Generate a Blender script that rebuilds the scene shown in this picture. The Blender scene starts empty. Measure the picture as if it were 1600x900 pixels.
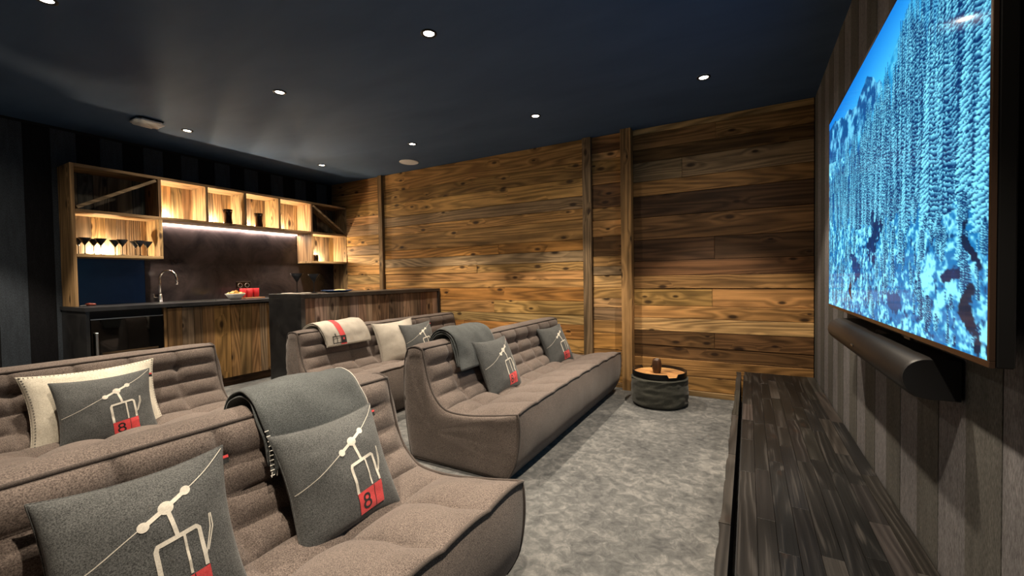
import bpy, bmesh, math, random
import numpy as np
from mathutils import Vector, Matrix, noise as mnoise

S = bpy.context.scene
COL = S.collection
R = random.Random(7)

# ------------------------------------------------------------------ camera
YAW, PITCH, ROLL, FPX, CAM_H = 0.51146, 0.02386, -0.015017, 657.5, 1.0988
fw = Vector((-math.sin(YAW) * math.cos(PITCH), math.cos(YAW) * math.cos(PITCH), -math.sin(PITCH)))
rt = Vector((math.cos(YAW), math.sin(YAW), 0))
up = rt.cross(fw)
r2 = rt * math.cos(ROLL) + up * math.sin(ROLL)
u2 = -rt * math.sin(ROLL) + up * math.cos(ROLL)
cam_data = bpy.data.cameras.new('camera')
cam = bpy.data.objects.new('camera', cam_data)
COL.objects.link(cam)
cam.matrix_world = Matrix(((r2.x, u2.x, -fw.x, 0), (r2.y, u2.y, -fw.y, 0), (r2.z, u2.z, -fw.z, CAM_H), (0, 0, 0, 1)))
cam_data.sensor_width = 36
cam_data.lens = 36 * FPX / 1600
cam_data.clip_start = 0.02
S.camera = cam

# ------------------------------------------------------------------ world, light levels, exposure
world = bpy.data.worlds.new('world')
S.world = world
world.use_nodes = True
world.node_tree.nodes['Background'].inputs[0].default_value = (0.02, 0.022, 0.03, 1)
world.node_tree.nodes['Background'].inputs[1].default_value = 0.3
S.view_settings.view_transform = 'Standard'
S.view_settings.look = 'None'
S.view_settings.gamma = 1
S.view_settings.use_curve_mapping = False
S.view_settings.exposure = 1.0
BEAM_W, SPILL_W = 84.0, 14.0          # each ceiling downlight: beam and wide spill
PUCK_W, STRIP_W, SCREEN = 11.0, 9.0, 0.75
WARM = (1.0, 0.85, 0.66)

# ------------------------------------------------------------------ room dimensions
XL, XR, YF, YB, H = -5.34, 0.467, -1.3, 4.149, 2.5

# ------------------------------------------------------------------ helpers
def tag(o, label=None, cat=None, group=None, kind=None):
    if label: o['label'] = label
    if cat: o['category'] = cat
    if group: o['group'] = group
    if kind: o['kind'] = kind
    return o

def empty(name, loc=(0, 0, 0), label=None, cat=None, group=None):
    o = bpy.data.objects.new(name, None)
    COL.objects.link(o)
    o.location = loc
    o.empty_display_size = 0.1
    return tag(o, label, cat, group)

WORLD = {}
def obj(name, bm, mat, parent=None, smooth=False, color=None, local=False):
    """bm in world coordinates (or in the parent's own when local)"""
    if isinstance(bm, bmesh.types.BMesh):
        me = bpy.data.meshes.new(name)
        bm.normal_update()
        bm.to_mesh(me)
        bm.free()
    else:
        me = bm
    if smooth:
        me.polygons.foreach_set('use_smooth', [True] * len(me.polygons))
    if mat is not None and not me.materials:
        me.materials.append(mat)
    o = bpy.data.objects.new(name, me)
    COL.objects.link(o)
    if parent is not None:
        o.parent = parent
        if not local:
            m = Matrix.Identity(4)
            q = parent
            # only roots carry transforms
            while q is not None:
                m = q.matrix_basis if q.parent is None else m
                q = q.parent
            if parent.parent is None:
                o.matrix_parent_inverse = m.inverted()
    if color is not None:
        o.color = (color[0], color[1], color[2], 1)
    return o

def BM(): return bmesh.new()

def box(bm, x0, x1, y0, y1, z0, z1, bev=0.0):
    vs = [bm.verts.new((x, y, z)) for x in (x0, x1) for y in (y0, y1) for z in (z0, z1)]
    fs = [bm.faces.new([vs[i] for i in f]) for f in ((0, 1, 3, 2), (4, 6, 7, 5), (0, 4, 5, 1), (2, 3, 7, 6), (0, 2, 6, 4), (1, 5, 7, 3))]
    if bev > 0:
        es = list({e for f in fs for e in f.edges})
        bmesh.ops.bevel(bm, geom=es, offset=bev, segments=1, affect='EDGES')
    return bm

def bx(x0, x1, y0, y1, z0, z1, bev=0.0):
    return box(BM(), x0, x1, y0, y1, z0, z1, bev)

def lathe(bm, prof, c=(0, 0, 0), n=24, cap=True, wob=None):
    rings = []
    for (r, z) in prof:
        ring = []
        for k in range(n):
            a = 2 * math.pi * k / n
            rr = r if wob is None else r + wob(a, z)
            ring.append(bm.verts.new((c[0] + rr * math.cos(a), c[1] + rr * math.sin(a), c[2] + z)))
        rings.append(ring)
    for a, b in zip(rings[:-1], rings[1:]):
        for k in range(n):
            bm.faces.new((a[k], a[(k + 1) % n], b[(k + 1) % n], b[k]))
    if cap:
        bm.faces.new(rings[0][::-1])
        bm.faces.new(rings[-1])
    return bm

def tube(bm, pts, r=0.005, n=6, closed=False):
    pts = [Vector(p) for p in pts]
    rings = []
    N = len(pts)
    prev = None
    for i, p in enumerate(pts):
        if closed:
            t = pts[(i + 1) % N] - pts[i - 1]
        else:
            t = pts[min(i + 1, N - 1)] - pts[max(i - 1, 0)]
        t.normalize()
        if prev is None:
            ref = Vector((0, 0, 1)) if abs(t.z) < 0.9 else Vector((1, 0, 0))
            a = t.cross(ref).normalized()
        else:
            a = (prev - t * prev.dot(t)).normalized()
        prev = a
        b = t.cross(a)
        rr = r[i] if isinstance(r, (list, tuple)) else r
        rings.append([bm.verts.new(p + (a * math.cos(2 * math.pi * k / n) + b * math.sin(2 * math.pi * k / n)) * rr) for k in range(n)])
    for i in range(N if closed else N - 1):
        A, B = rings[i], rings[(i + 1) % N]
        for k in range(n):
            bm.faces.new((A[k], A[(k + 1) % n], B[(k + 1) % n], B[k]))
    if not closed:
        bm.faces.new(rings[0][::-1])
        bm.faces.new(rings[-1])
    return bm

def grid(bm, P, flip=False):
    """P: rows of points -> quads"""
    V = [[bm.verts.new(p) for p in row] for row in P]
    for i in range(len(V) - 1):
        for j in range(len(V[0]) - 1):
            f = (V[i][j], V[i + 1][j], V[i + 1][j + 1], V[i][j + 1])
            bm.faces.new(f[::-1] if flip else f)
    return V

def catmull(pts, per=8):
    pts = [Vector(p) for p in pts]
    out = []
    for i in range(len(pts) - 1):
        p0, p1, p2, p3 = pts[max(i - 1, 0)], pts[i], pts[i + 1], pts[min(i + 2, len(pts) - 1)]
        for k in range(per):
            t = k / per
            out.append(0.5 * ((2 * p1) + (p2 - p0) * t + (2 * p0 - 5 * p1 + 4 * p2 - p3) * t * t + (3 * p1 - p0 - 3 * p2 + p3) * t ** 3))
    out.append(pts[-1])
    return out

def resample(pts, n):
    L = [0]
    for a, b in zip(pts[:-1], pts[1:]): L.append(L[-1] + (b - a).length)
    out = []
    j = 0
    for i in range(n):
        d = L[-1] * i / (n - 1)
        while j < len(L) - 2 and L[j + 1] < d: j += 1
        f = (d - L[j]) / max(L[j + 1] - L[j], 1e-9)
        out.append(pts[j].lerp(pts[j + 1], min(f, 1)))
    return out, L[-1]

# ------------------------------------------------------------------ materials
class N:
    def __init__(s, name):
        s.m = bpy.data.materials.new(name)
        s.m.use_nodes = True
        s.t = s.m.node_tree
        s.b = s.t.nodes['Principled BSDF']
    def n(s, typ, **kw):
        q = s.t.nodes.new(typ)
        for k, v in kw.items():
            if k in q.inputs.keys() if hasattr(q.inputs, 'keys') else False: q.inputs[k].default_value = v
            else: setattr(q, k, v)
        return q
    def l(s, a, b): s.t.links.new(a, b)
    def math(s, op, a, b=None, c=None, clamp=False):
        q = s.t.nodes.new('ShaderNodeMath'); q.operation = op; q.use_clamp = clamp
        for i, v in enumerate((a, b, c)):
            if v is None: continue
            if hasattr(v, 'links') or hasattr(v, 'is_linked'): s.l(v, q.inputs[i])
            else: q.inputs[i].default_value = v
        return q.outputs[0]
    def mixc(s, f, a, b, mode='MIX'):
        q = s.t.nodes.new('ShaderNodeMix'); q.data_type = 'RGBA'; q.blend_type = mode
        for i, v in ((0, f), (6, a), (7, b)):
            if hasattr(v, 'is_linked'): s.l(v, q.inputs[i])
            else: q.inputs[i].default_value = v if i == 0 else (v[0], v[1], v[2], 1)
        return q.outputs[2]
    def noise(s, vec, scale, detail=3, rough=0.55, dist=0.0):
        q = s.t.nodes.new('ShaderNodeTexNoise')
        q.inputs['Scale'].default_value = scale; q.inputs['Detail'].default_value = detail
        q.inputs['Roughness'].default_value = rough; q.inputs['Distortion'].default_value = dist
        if vec is not None: s.l(vec, q.inputs['Vector'])
        return q.outputs[0]
    def ramp(s, f, stops):
        q = s.t.nodes.new('ShaderNodeValToRGB')
        e = q.color_ramp.elements
        while len(e) < len(stops): e.new(0.5)
        for k, (p, c) in enumerate(stops):
            e[k].position = p
            e[k].color = (c, c, c, 1) if not isinstance(c, tuple) else (c[0], c[1], c[2], 1)
        s.l(f, q.inputs[0])
        return q.outputs[0]
    def bump(s, h, strength=0.3, dist=0.01):
        q = s.t.nodes.new('ShaderNodeBump')
        q.inputs['Strength'].default_value = strength; q.inputs['Distance'].default_value = dist
        s.l(h, q.inputs['Height']); s.l(q.outputs[0], s.b.inputs['Normal'])
    def coords(s, kind='Object'):
        return s.t.nodes.new('ShaderNodeTexCoord').outputs[kind]
    def vmul(s, vec, v):
        q = s.t.nodes.new('ShaderNodeVectorMath'); q.operation = 'MULTIPLY'
        s.l(vec, q.inputs[0]); q.inputs[1].default_value = v
        return q.outputs[0]
    def vadd(s, a, b):
        q = s.t.nodes.new('ShaderNodeVectorMath'); q.operation = 'ADD'
        s.l(a, q.inputs[0]); s.l(b, q.inputs[1])
        return q.outputs[0]
    def set(s, color=None, rough=0.5, metal=0.0, spec=0.5, **kw):
        if color is not None:
            if hasattr(color, 'is_linked'): s.l(color, s.b.inputs['Base Color'])
            else: s.b.inputs['Base Color'].default_value = (color[0], color[1], color[2], 1)
        if hasattr(rough, 'is_linked'): s.l(rough, s.b.inputs['Roughness'])
        else: s.b.inputs['Roughness'].default_value = rough
        s.b.inputs['Metallic'].default_value = metal
        s.b.inputs['Specular IOR Level'].default_value = spec
        for k, v in kw.items(): s.b.inputs[k].default_value = v
        return s.m

def plain(name, color, rough=0.5, metal=0.0, spec=0.5, **kw):
    return N(name).set(color, rough, metal, spec, **kw)

def wood(name, axis, contrast=1.0, rough=0.6, spec=0.25, knots=1.0, bump=0.5, light=None):
    """grain runs along axis; the board's own tone is the object colour"""
    w = N(name)
    info = w.t.nodes.new('ShaderNodeObjectInfo')
    off = w.t.nodes.new('ShaderNodeCombineXYZ')
    for i, k in enumerate((37.0, 91.0, 53.0)): w.l(w.math('MULTIPLY', info.outputs['Random'], k), off.inputs[i])
    base = w.vadd(w.coords('Object'), off.outputs[0])
    def sc(along, across):
        v = [across] * 3; v[axis] = along
        return w.vmul(base, v)
    vor = w.t.nodes.new('ShaderNodeTexVoronoi'); vor.inputs['Scale'].default_value = 1.0
    vor.voronoi_dimensions = '2D'
    sx = w.t.nodes.new('ShaderNodeSeparateXYZ'); w.l(base, sx.inputs[0])
    oth = [k for k in range(3) if k != axis]
    cx = w.t.nodes.new('ShaderNodeCombineXYZ')
    w.l(w.math('MULTIPLY', sx.outputs[axis], 3.6), cx.inputs[0])
    w.l(w.math('MULTIPLY', w.math('ADD', sx.outputs[oth[0]], sx.outputs[oth[1]]), 8.0), cx.inputs[1])
    w.l(cx.outputs[0], vor.inputs['Vector'])
    sep = w.t.nodes.new('ShaderNodeSeparateColor'); w.l(vor.outputs['Color'], sep.inputs[0])
    has = w.math('GREATER_THAN', sep.outputs[0], 0.70)
    size = w.math('MULTIPLY_ADD', sep.outputs[1], 0.9, 0.55)
    dist = w.math('DIVIDE', vor.outputs['Distance'], size)
    knot = w.math('MULTIPLY', w.ramp(dist, [(0.0, 1.0), (0.07, 0.95), (0.15, 0.0)]), has)
    halo = w.math('MULTIPLY', w.ramp(dist, [(0.0, 1.0), (0.5, 0.0)]), has)
    low = w.noise(sc(0.30, 4.5), 1.0, 2, 0.45, 0.15)
    low = w.math('ADD', low, w.math('MULTIPLY', halo, 0.055 * knots))
    rings = w.math('MULTIPLY_ADD', w.math('SINE', w.math('MULTIPLY', low, 110.0)), 0.5, 0.5)
    fine = w.noise(sc(2.2, 150.0), 1.0, 3, 0.65)
    streak = w.noise(sc(0.8, 34.0), 1.0, 4, 0.6, 0.1)
    stain = w.noise(sc(1.1, 5.0), 1.0, 4, 0.65)
    g = w.math('ADD', w.math('MULTIPLY', rings, 0.26), w.math('ADD', w.math('MULTIPLY', fine, 0.38), w.math('MULTIPLY', streak, 0.42)))
    tone = w.ramp(g, [(0.30, 1.0 + 0.55 * contrast), (0.74, max(0.05, 1.0 - 0.52 * contrast))])
    st = w.ramp(stain, [(0.30, 1.0 - 0.45 * contrast), (0.60, 1.12)])
    c = w.mixc(1.0, info.outputs['Color'], tone, 'MULTIPLY')
    c = w.mixc(1.0, c, st, 'MULTIPLY')
    if light is not None:
        c = w.mixc(w.ramp(g, [(0.30, 0.9), (0.43, 0.0)]), c, light)
    if knots > 0:
        c = w.mixc(w.math('MULTIPLY', knot, 0.9 * min(knots, 1)), c, (0.020, 0.010, 0.006))
    w.bump(w.math('SUBTRACT', 1.0, g), bump, 0.004)
    return w.set(c, rough, 0, spec)

M = {}
M['wood_x'] = wood('reclaimed_wood_along_x', 0)
M['wood_y'] = wood('reclaimed_wood_along_y', 1)
M['wood_z'] = wood('reclaimed_wood_upright', 2)
M['black_wood'] = wood('black_stained_wood', 1, 1.0, 0.46, 0.28, 0.6, 0.6, light=(0.050, 0.045, 0.042))

def fabric(name, c1, c2, scale, bump=0.4, big=0.18, rough=0.95):
    w = N(name)
    co = w.coords('Object')
    f = w.noise(co, scale, 4, 0.75)
    b = w.noise(co, 6, 3, 0.6)
    c = w.mixc(w.ramp(f, [(0.36, 0.0), (0.64, 1.0)]), c1, c2)
    c = w.mixc(1.0, c, w.ramp(b, [(0.3, 1 - big), (0.7, 1 + big)]), 'MULTIPLY')
    w.bump(f, bump, 0.002)
    return w.set(c, rough, 0, 0.2, **{'Sheen Weight': 0.15, 'Sheen Roughness': 0.5})

M['sofa'] = fabric('brown_grey_weave', (0.045, 0.034, 0.030), (0.225, 0.180, 0.157), 300, 0.6, 0.10)
M['piping'] = fabric('brown_weave_piping', (0.035, 0.027, 0.024), (0.10, 0.08, 0.07), 420, 0.4)
M['felt'] = fabric('grey_wool_felt', (0.022, 0.023, 0.024), (0.150, 0.154, 0.152), 380, 0.3)
M['throw'] = fabric('charcoal_wool', (0.024, 0.027, 0.028), (0.135, 0.145, 0.145), 380, 0.3)
M['cream'] = fabric('cream_wool', (0.50, 0.45, 0.36), (0.72, 0.67, 0.57), 200, 0.3)
M['cream_grey'] = fabric('oatmeal_wool', (0.36, 0.32, 0.27), (0.56, 0.51, 0.44), 380, 0.3)
M['pouf'] = fabric('dark_olive_felt', (0.030, 0.030, 0.024), (0.10, 0.098, 0.08), 260, 0.5)
M['print_white'] = fabric('printed_white', (0.55, 0.51, 0.44), (0.70, 0.66, 0.58), 300, 0.1)
M['print_red'] = fabric('printed_red', (0.55, 0.045, 0.05), (0.68, 0.09, 0.09), 300, 0.1)
M['print_black'] = fabric('printed_black', (0.012, 0.012, 0.013), (0.03, 0.03, 0.03), 300, 0.1)
M['stitch'] = plain('white_wool_yarn', (0.62, 0.60, 0.55), 0.9)
M['stitch_dark'] = plain('dark_wool_yarn', (0.03, 0.035, 0.045), 0.9)

def carpet():
    w = N('grey_carpet')
    co = w.coords('Object')
    f = w.noise(co, 420, 2, 0.7)
    m = w.noise(co, 20, 5, 0.7, 0.6)
    b = w.noise(co, 2.6, 3, 0.55, 0.5)
    p = w.math('ADD', w.math('MULTIPLY', m, 0.62), w.math('MULTIPLY', b, 0.38))
    c = w.ramp(p, [(0.36, (0.055, 0.057, 0.059)), (0.50, (0.125, 0.127, 0.126)), (0.66, (0.27, 0.266, 0.255))])
    c = w.mixc(1.0, c, w.ramp(f, [(0.3, 0.5), (0.7, 1.35)]), 'MULTIPLY')
    w.bump(w.math('ADD', f, w.math('MULTIPLY', m, 1.2)), 0.6, 0.006)
    return w.set(c, 1.0, 0, 0.1, **{'Sheen Weight': 0.2})
M['carpet'] = carpet()

def ceiling_mat():
    w = N('ceiling_paint_with_tv_blue')
    co = w.coords('Object')
    f = w.noise(w.vmul(co, (1.0, 3.0, 1.0)), 1.4, 4, 0.55, 0.5)
    c = w.ramp(f, [(0.3, (0.042, 0.080, 0.155)), (0.7, (0.056, 0.100, 0.185))])  # navy base: the television's blue light is mixed into the paint
    return w.set(c, 0.75, 0, 0.25)
M['ceiling'] = ceiling_mat()

def stripe_mat():
    w = N('felt_wall_stripe')
    info = w.t.nodes.new('ShaderNodeObjectInfo')
    co = w.coords('Object')
    f = w.noise(w.vmul(co, (1.0, 1.0, 0.25)), 300, 2, 0.6)
    g = w.noise(w.vmul(co, (1.0, 3.0, 0.4)), 14, 3, 0.6)
    c = w.mixc(1.0, info.outputs['Color'], w.ramp(f, [(0.3, 0.6), (0.7, 1.4)]), 'MULTIPLY')
    c = w.mixc(1.0, c, w.ramp(g, [(0.3, 0.85), (0.7, 1.15)]), 'MULTIPLY')
    w.bump(f, 0.3, 0.002)
    return w.set(c, 0.9, 0, 0.2)
M['stripe'] = stripe_mat()
M['wall_dark'] = plain('black_wall_felt', (0.010, 0.010, 0.012), 0.9)

def stone(name, a, b, scale, rough, spec=0.5):
    w = N(name)
    co = w.coords('Object')
    f = w.noise(co, scale, 6, 0.65, 0.8)
    c = w.ramp(f, [(0.32, a), (0.68, b)])
    return w.set(c, rough, 0, spec)
M['splash'] = stone('dark_oxide_splashback', (0.012, 0.010, 0.012), (0.055, 0.042, 0.042), 3.0, 0.22)
M['splash_tv_blue'] = stone('splashback_tv_reflection_blue', (0.004, 0.030, 0.110), (0.006, 0.042, 0.140), 4.0, 0.25)  # television's blue reflection put into the panel's base colour
M['black_stone'] = stone('black_stone', (0.018, 0.018, 0.020), (0.040, 0.040, 0.042), 8.0, 0.38)
M['black_panel'] = stone('black_oxide_panel', (0.010, 0.010, 0.011), (0.032, 0.031, 0.031), 6.0, 0.3)
M['black'] = plain('matt_black', (0.006, 0.006, 0.007), 0.6)
M['black_gloss'] = plain('black_glass', (0.004, 0.004, 0.004), 0.04, 0, 0.6)
M['black_metal'] = plain('black_metal', (0.02, 0.02, 0.021), 0.35, 0.6)
M['speaker_cloth'] = plain('speaker_cloth', (0.011, 0.009, 0.0085), 0.45, 0, 0.4)
M['steel'] = plain('brushed_steel', (0.55, 0.54, 0.52), 0.28, 1.0)
M['chrome'] = plain('chrome', (0.75, 0.70, 0.66), 0.10, 1.0)
M['bronze'] = plain('bronze_bezel', (0.16, 0.10, 0.07), 0.3, 0.9)
M['white'] = plain('white_plastic', (0.72, 0.74, 0.78), 0.5)
M['porcelain'] = plain('white_porcelain', (0.75, 0.74, 0.72), 0.2)
M['smoke_glass'] = plain('smoked_glass', (0.02, 0.021, 0.024), 0.05, 0, 0.6, **{'Transmission Weight': 0.55, 'IOR': 1.3})
M['red_glass'] = plain('red_glass', (0.62, 0.04, 0.05), 0.08, 0, 0.5, **{'Transmission Weight': 0.35})
M['blue_plate'] = plain('blue_glaze', (0.03, 0.09, 0.22), 0.15)
M['crisps'] = plain('golden_crisps', (0.75, 0.55, 0.22), 0.7)
M['red_brown'] = plain('red_brown_lacquer', (0.20, 0.035, 0.02), 0.4)
M['dark_vase'] = N('bronze_vase').set((0.05, 0.032, 0.022), 0.18, 0.85)
M['walnut'] = wood('dark_turned_wood', 2, 0.7, 0.4, 0.4, 0.0, 0.2)

def glow(name, color, strength):
    w = N(name)
    w.b.inputs['Emission Color'].default_value = (color[0], color[1], color[2], 1)
    w.b.inputs['Emission Strength'].default_value = strength
    return w.set((0.8, 0.8, 0.8), 0.5)
M['lens'] = glow('lit_downlight_lens', (1.0, 0.86, 0.70), 9.0)
M['led'] = glow('lit_led_diffuser', (1.0, 0.82, 0.66), 5.0)
M['puck'] = glow('lit_puck_lens', (1.0, 0.80, 0.52), 12.0)

# ------------------------------------------------------------------ the room shell
floor = tag(obj('floor', bx(XL - 0.1, XR + 0.1, YF - 0.1, YB + 0.1, -0.1, 0.0), M['carpet']), kind='structure')
ceiling = tag(obj('ceiling', bx(XL - 0.1, XR + 0.1, YF - 0.1, YB + 0.1, H, H + 0.1), M['ceiling']), kind='structure')
wall_back = tag(obj('wall_back', bx(XL - 0.1, XR + 0.1, YB + 0.004, YB + 0.1, 0, H), M['wall_dark']), kind='structure')
wall_left = tag(obj('wall_left', bx(XL - 0.1, XL - 0.006, YF, YB, 0, H), M['wall_dark']), kind='structure')
wall_right = tag(obj('wall_right', bx(XR + 0.006, XR + 0.1, YF, YB, 0, H), M['wall_dark']), kind='structure')
wall_front = tag(obj('wall_front', bx(XL, XR, YF - 0.1, YF, 0, H), M['wall_dark']), kind='structure')

# felt stripes on the two long walls, each its own panel
def stripes(parent, x0, x1, y_ref, pitch, ca, cb, ztop):
    k0 = int(math.floor((YF - y_ref) / pitch))
    y = y_ref + k0 * pitch
    k = k0
    while y < YB:
        a, b = max(y, YF), min(y + pitch, YB)
        if b - a > 0.01:
            e = 0.0012 if k % 2 else 0.0
            s = 1 if x1 > x0 else -1
            xs = sorted((x0, x1 - s * e))
            obj('stripe_panel', bx(xs[0], xs[1], a + 0.0008, b - 0.0008, 0.0, ztop, 0.0006), M['stripe'], parent, color=ca if k % 2 else cb)
        y += pitch
        k += 1
stripes(wall_left, XL - 0.006, XL, 0.945, 0.1635, (0.010, 0.010, 0.012), (0.050, 0.060, 0.074), 2.475)
stripes(wall_right, XR + 0.006, XR, 1.271, 0.170, (0.135, 0.129, 0.134), (0.080, 0.077, 0.071), H)

# reclaimed planks on the back wall
TONES = {'w': (0.43, 0.238, 0.082), 'l': (0.52, 0.32, 0.135), 'm': (0.32, 0.172, 0.062), 'd': (0.15, 0.077, 0.031),
         'k': (0.075, 0.040, 0.019), 'g': (0.32, 0.215, 0.115), 'o': (0.42, 0.20, 0.055)}
def jit(c, s=0.14):
    f = 1 + R.uniform(-s, s)
    return tuple(min(0.9, v * f * (1 + R.uniform(-0.05, 0.05))) for v in c)
def plank_rows(x0, x1, zs, tones, joints):
    for i, (zt, zb) in enumerate(zip(zs[:-1], zs[1:])):
        xs = [x0, x1]
        if joints and (x1 - x0) > 1.0 and R.random() < joints:
            xs = [x0, x0 + (x1 - x0) * R.uniform(0.25, 0.75), x1]
        for a, b in zip(xs[:-1], xs[1:]):
            d = R.uniform(0.0, 0.008)
            t = TONES[tones[i % len(tones)]]
            obj('plank', bx(a + 0.001, b - 0.001, YB - 0.014 - d, YB + 0.004, zb + 0.0015, zt - 0.0015, 0.0025), M['wood_x'], wall_back, color=jit(t))
plank_rows(-0.965, XR - 0.004, [2.5, 2.444, 2.30, 2.177, 1.994, 1.858, 1.655, 1.44, 1.239, 1.10, 0.978, 0.816, 0.70, 0.58, 0.44, 0.325, 0.175, 0.05],
           'lmdgmkdkdmwwlddww', 0.25)
plank_rows(-1.375, -1.06, [2.5, 2.41, 2.337, 2.261, 2.14, 2.02, 1.785, 1.66, 1.497, 1.305, 1.20, 1.112, 0.984, 0.88, 0.79, 0.661, 0.531, 0.369, 0.20, 0.05],
           'mdlwmdmwdmglwlgwowwo', 0)
plank_rows(-4.283, -1.463, [2.5, 2.27, 2.11, 1.93, 1.80, 1.687, 1.484, 1.372, 1.257, 1.165, 1.072, 0.991, 0.845, 0.702, 0.6, 0.45, 0.30, 0.16, 0.05],
           'wmwgwmogwwwowlowmw', 0.35)
plank_rows(XL + 0.002, -4.352, [2.5, 2.32, 2.17, 1.99, 1.87, 1.72, 1.58, 1.45, 1.30, 1.17, 1.04, 0.90, 0.75, 0.6, 0.45, 0.30, 0.16, 0.05],
           'mwwlgwglwlwowgw', 0)
def post(name, x0, x1, proud, tone):
    bm = BM()
    n = 14
    P = []
    for (sx, sy) in ((0, 0), (0, 1), (1, 1), (1, 0)):
        row = []
        for i in range(n + 1):
            z = H * i / n
            jx = 0.003 * mnoise.noise(Vector((x0 * 9 + sx * 3, sy * 5.0, z * 2.2)))
            jy = 0.004 * mnoise.noise(Vector((x0 * 7 + sx * 5, sy * 8.0 + 3, z * 2.6)))
            row.append((x0 + (x1 - x0) * sx + jx, YB + 0.003 - sy * proud + (jy if sy else 0), z * 0.9995))
        P.append(row)
    P.append(P[0])
    grid(bm, P, True)
    bmesh.ops.remove_doubles(bm, verts=bm.verts, dist=1e-5)
    o = obj(name, bm, M['wood_z'], color=tone)
    tag(o, kind='structure')
post('trim_1', -4.352, -4.283, 0.060, (0.20, 0.125, 0.06))
post('trim_2', -1.463, -1.375, 0.060, (0.20, 0.135, 0.075))
post('trim_3', -1.062, -0.965, 0.110, (0.32, 0.185, 0.075))
for i, (a, b) in enumerate(((-4.283, -1.463), (-1.375, -1.062), (-0.965, XR))):
    tag(obj('baseboard_back' if i == 0 else 'baseboard_back.%03d' % i, bx(a, b, YB - 0.035, YB, 0.0, 0.048, 0.003), M['wood_x'], color=(0.30, 0.19, 0.085)), kind='structure')

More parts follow.
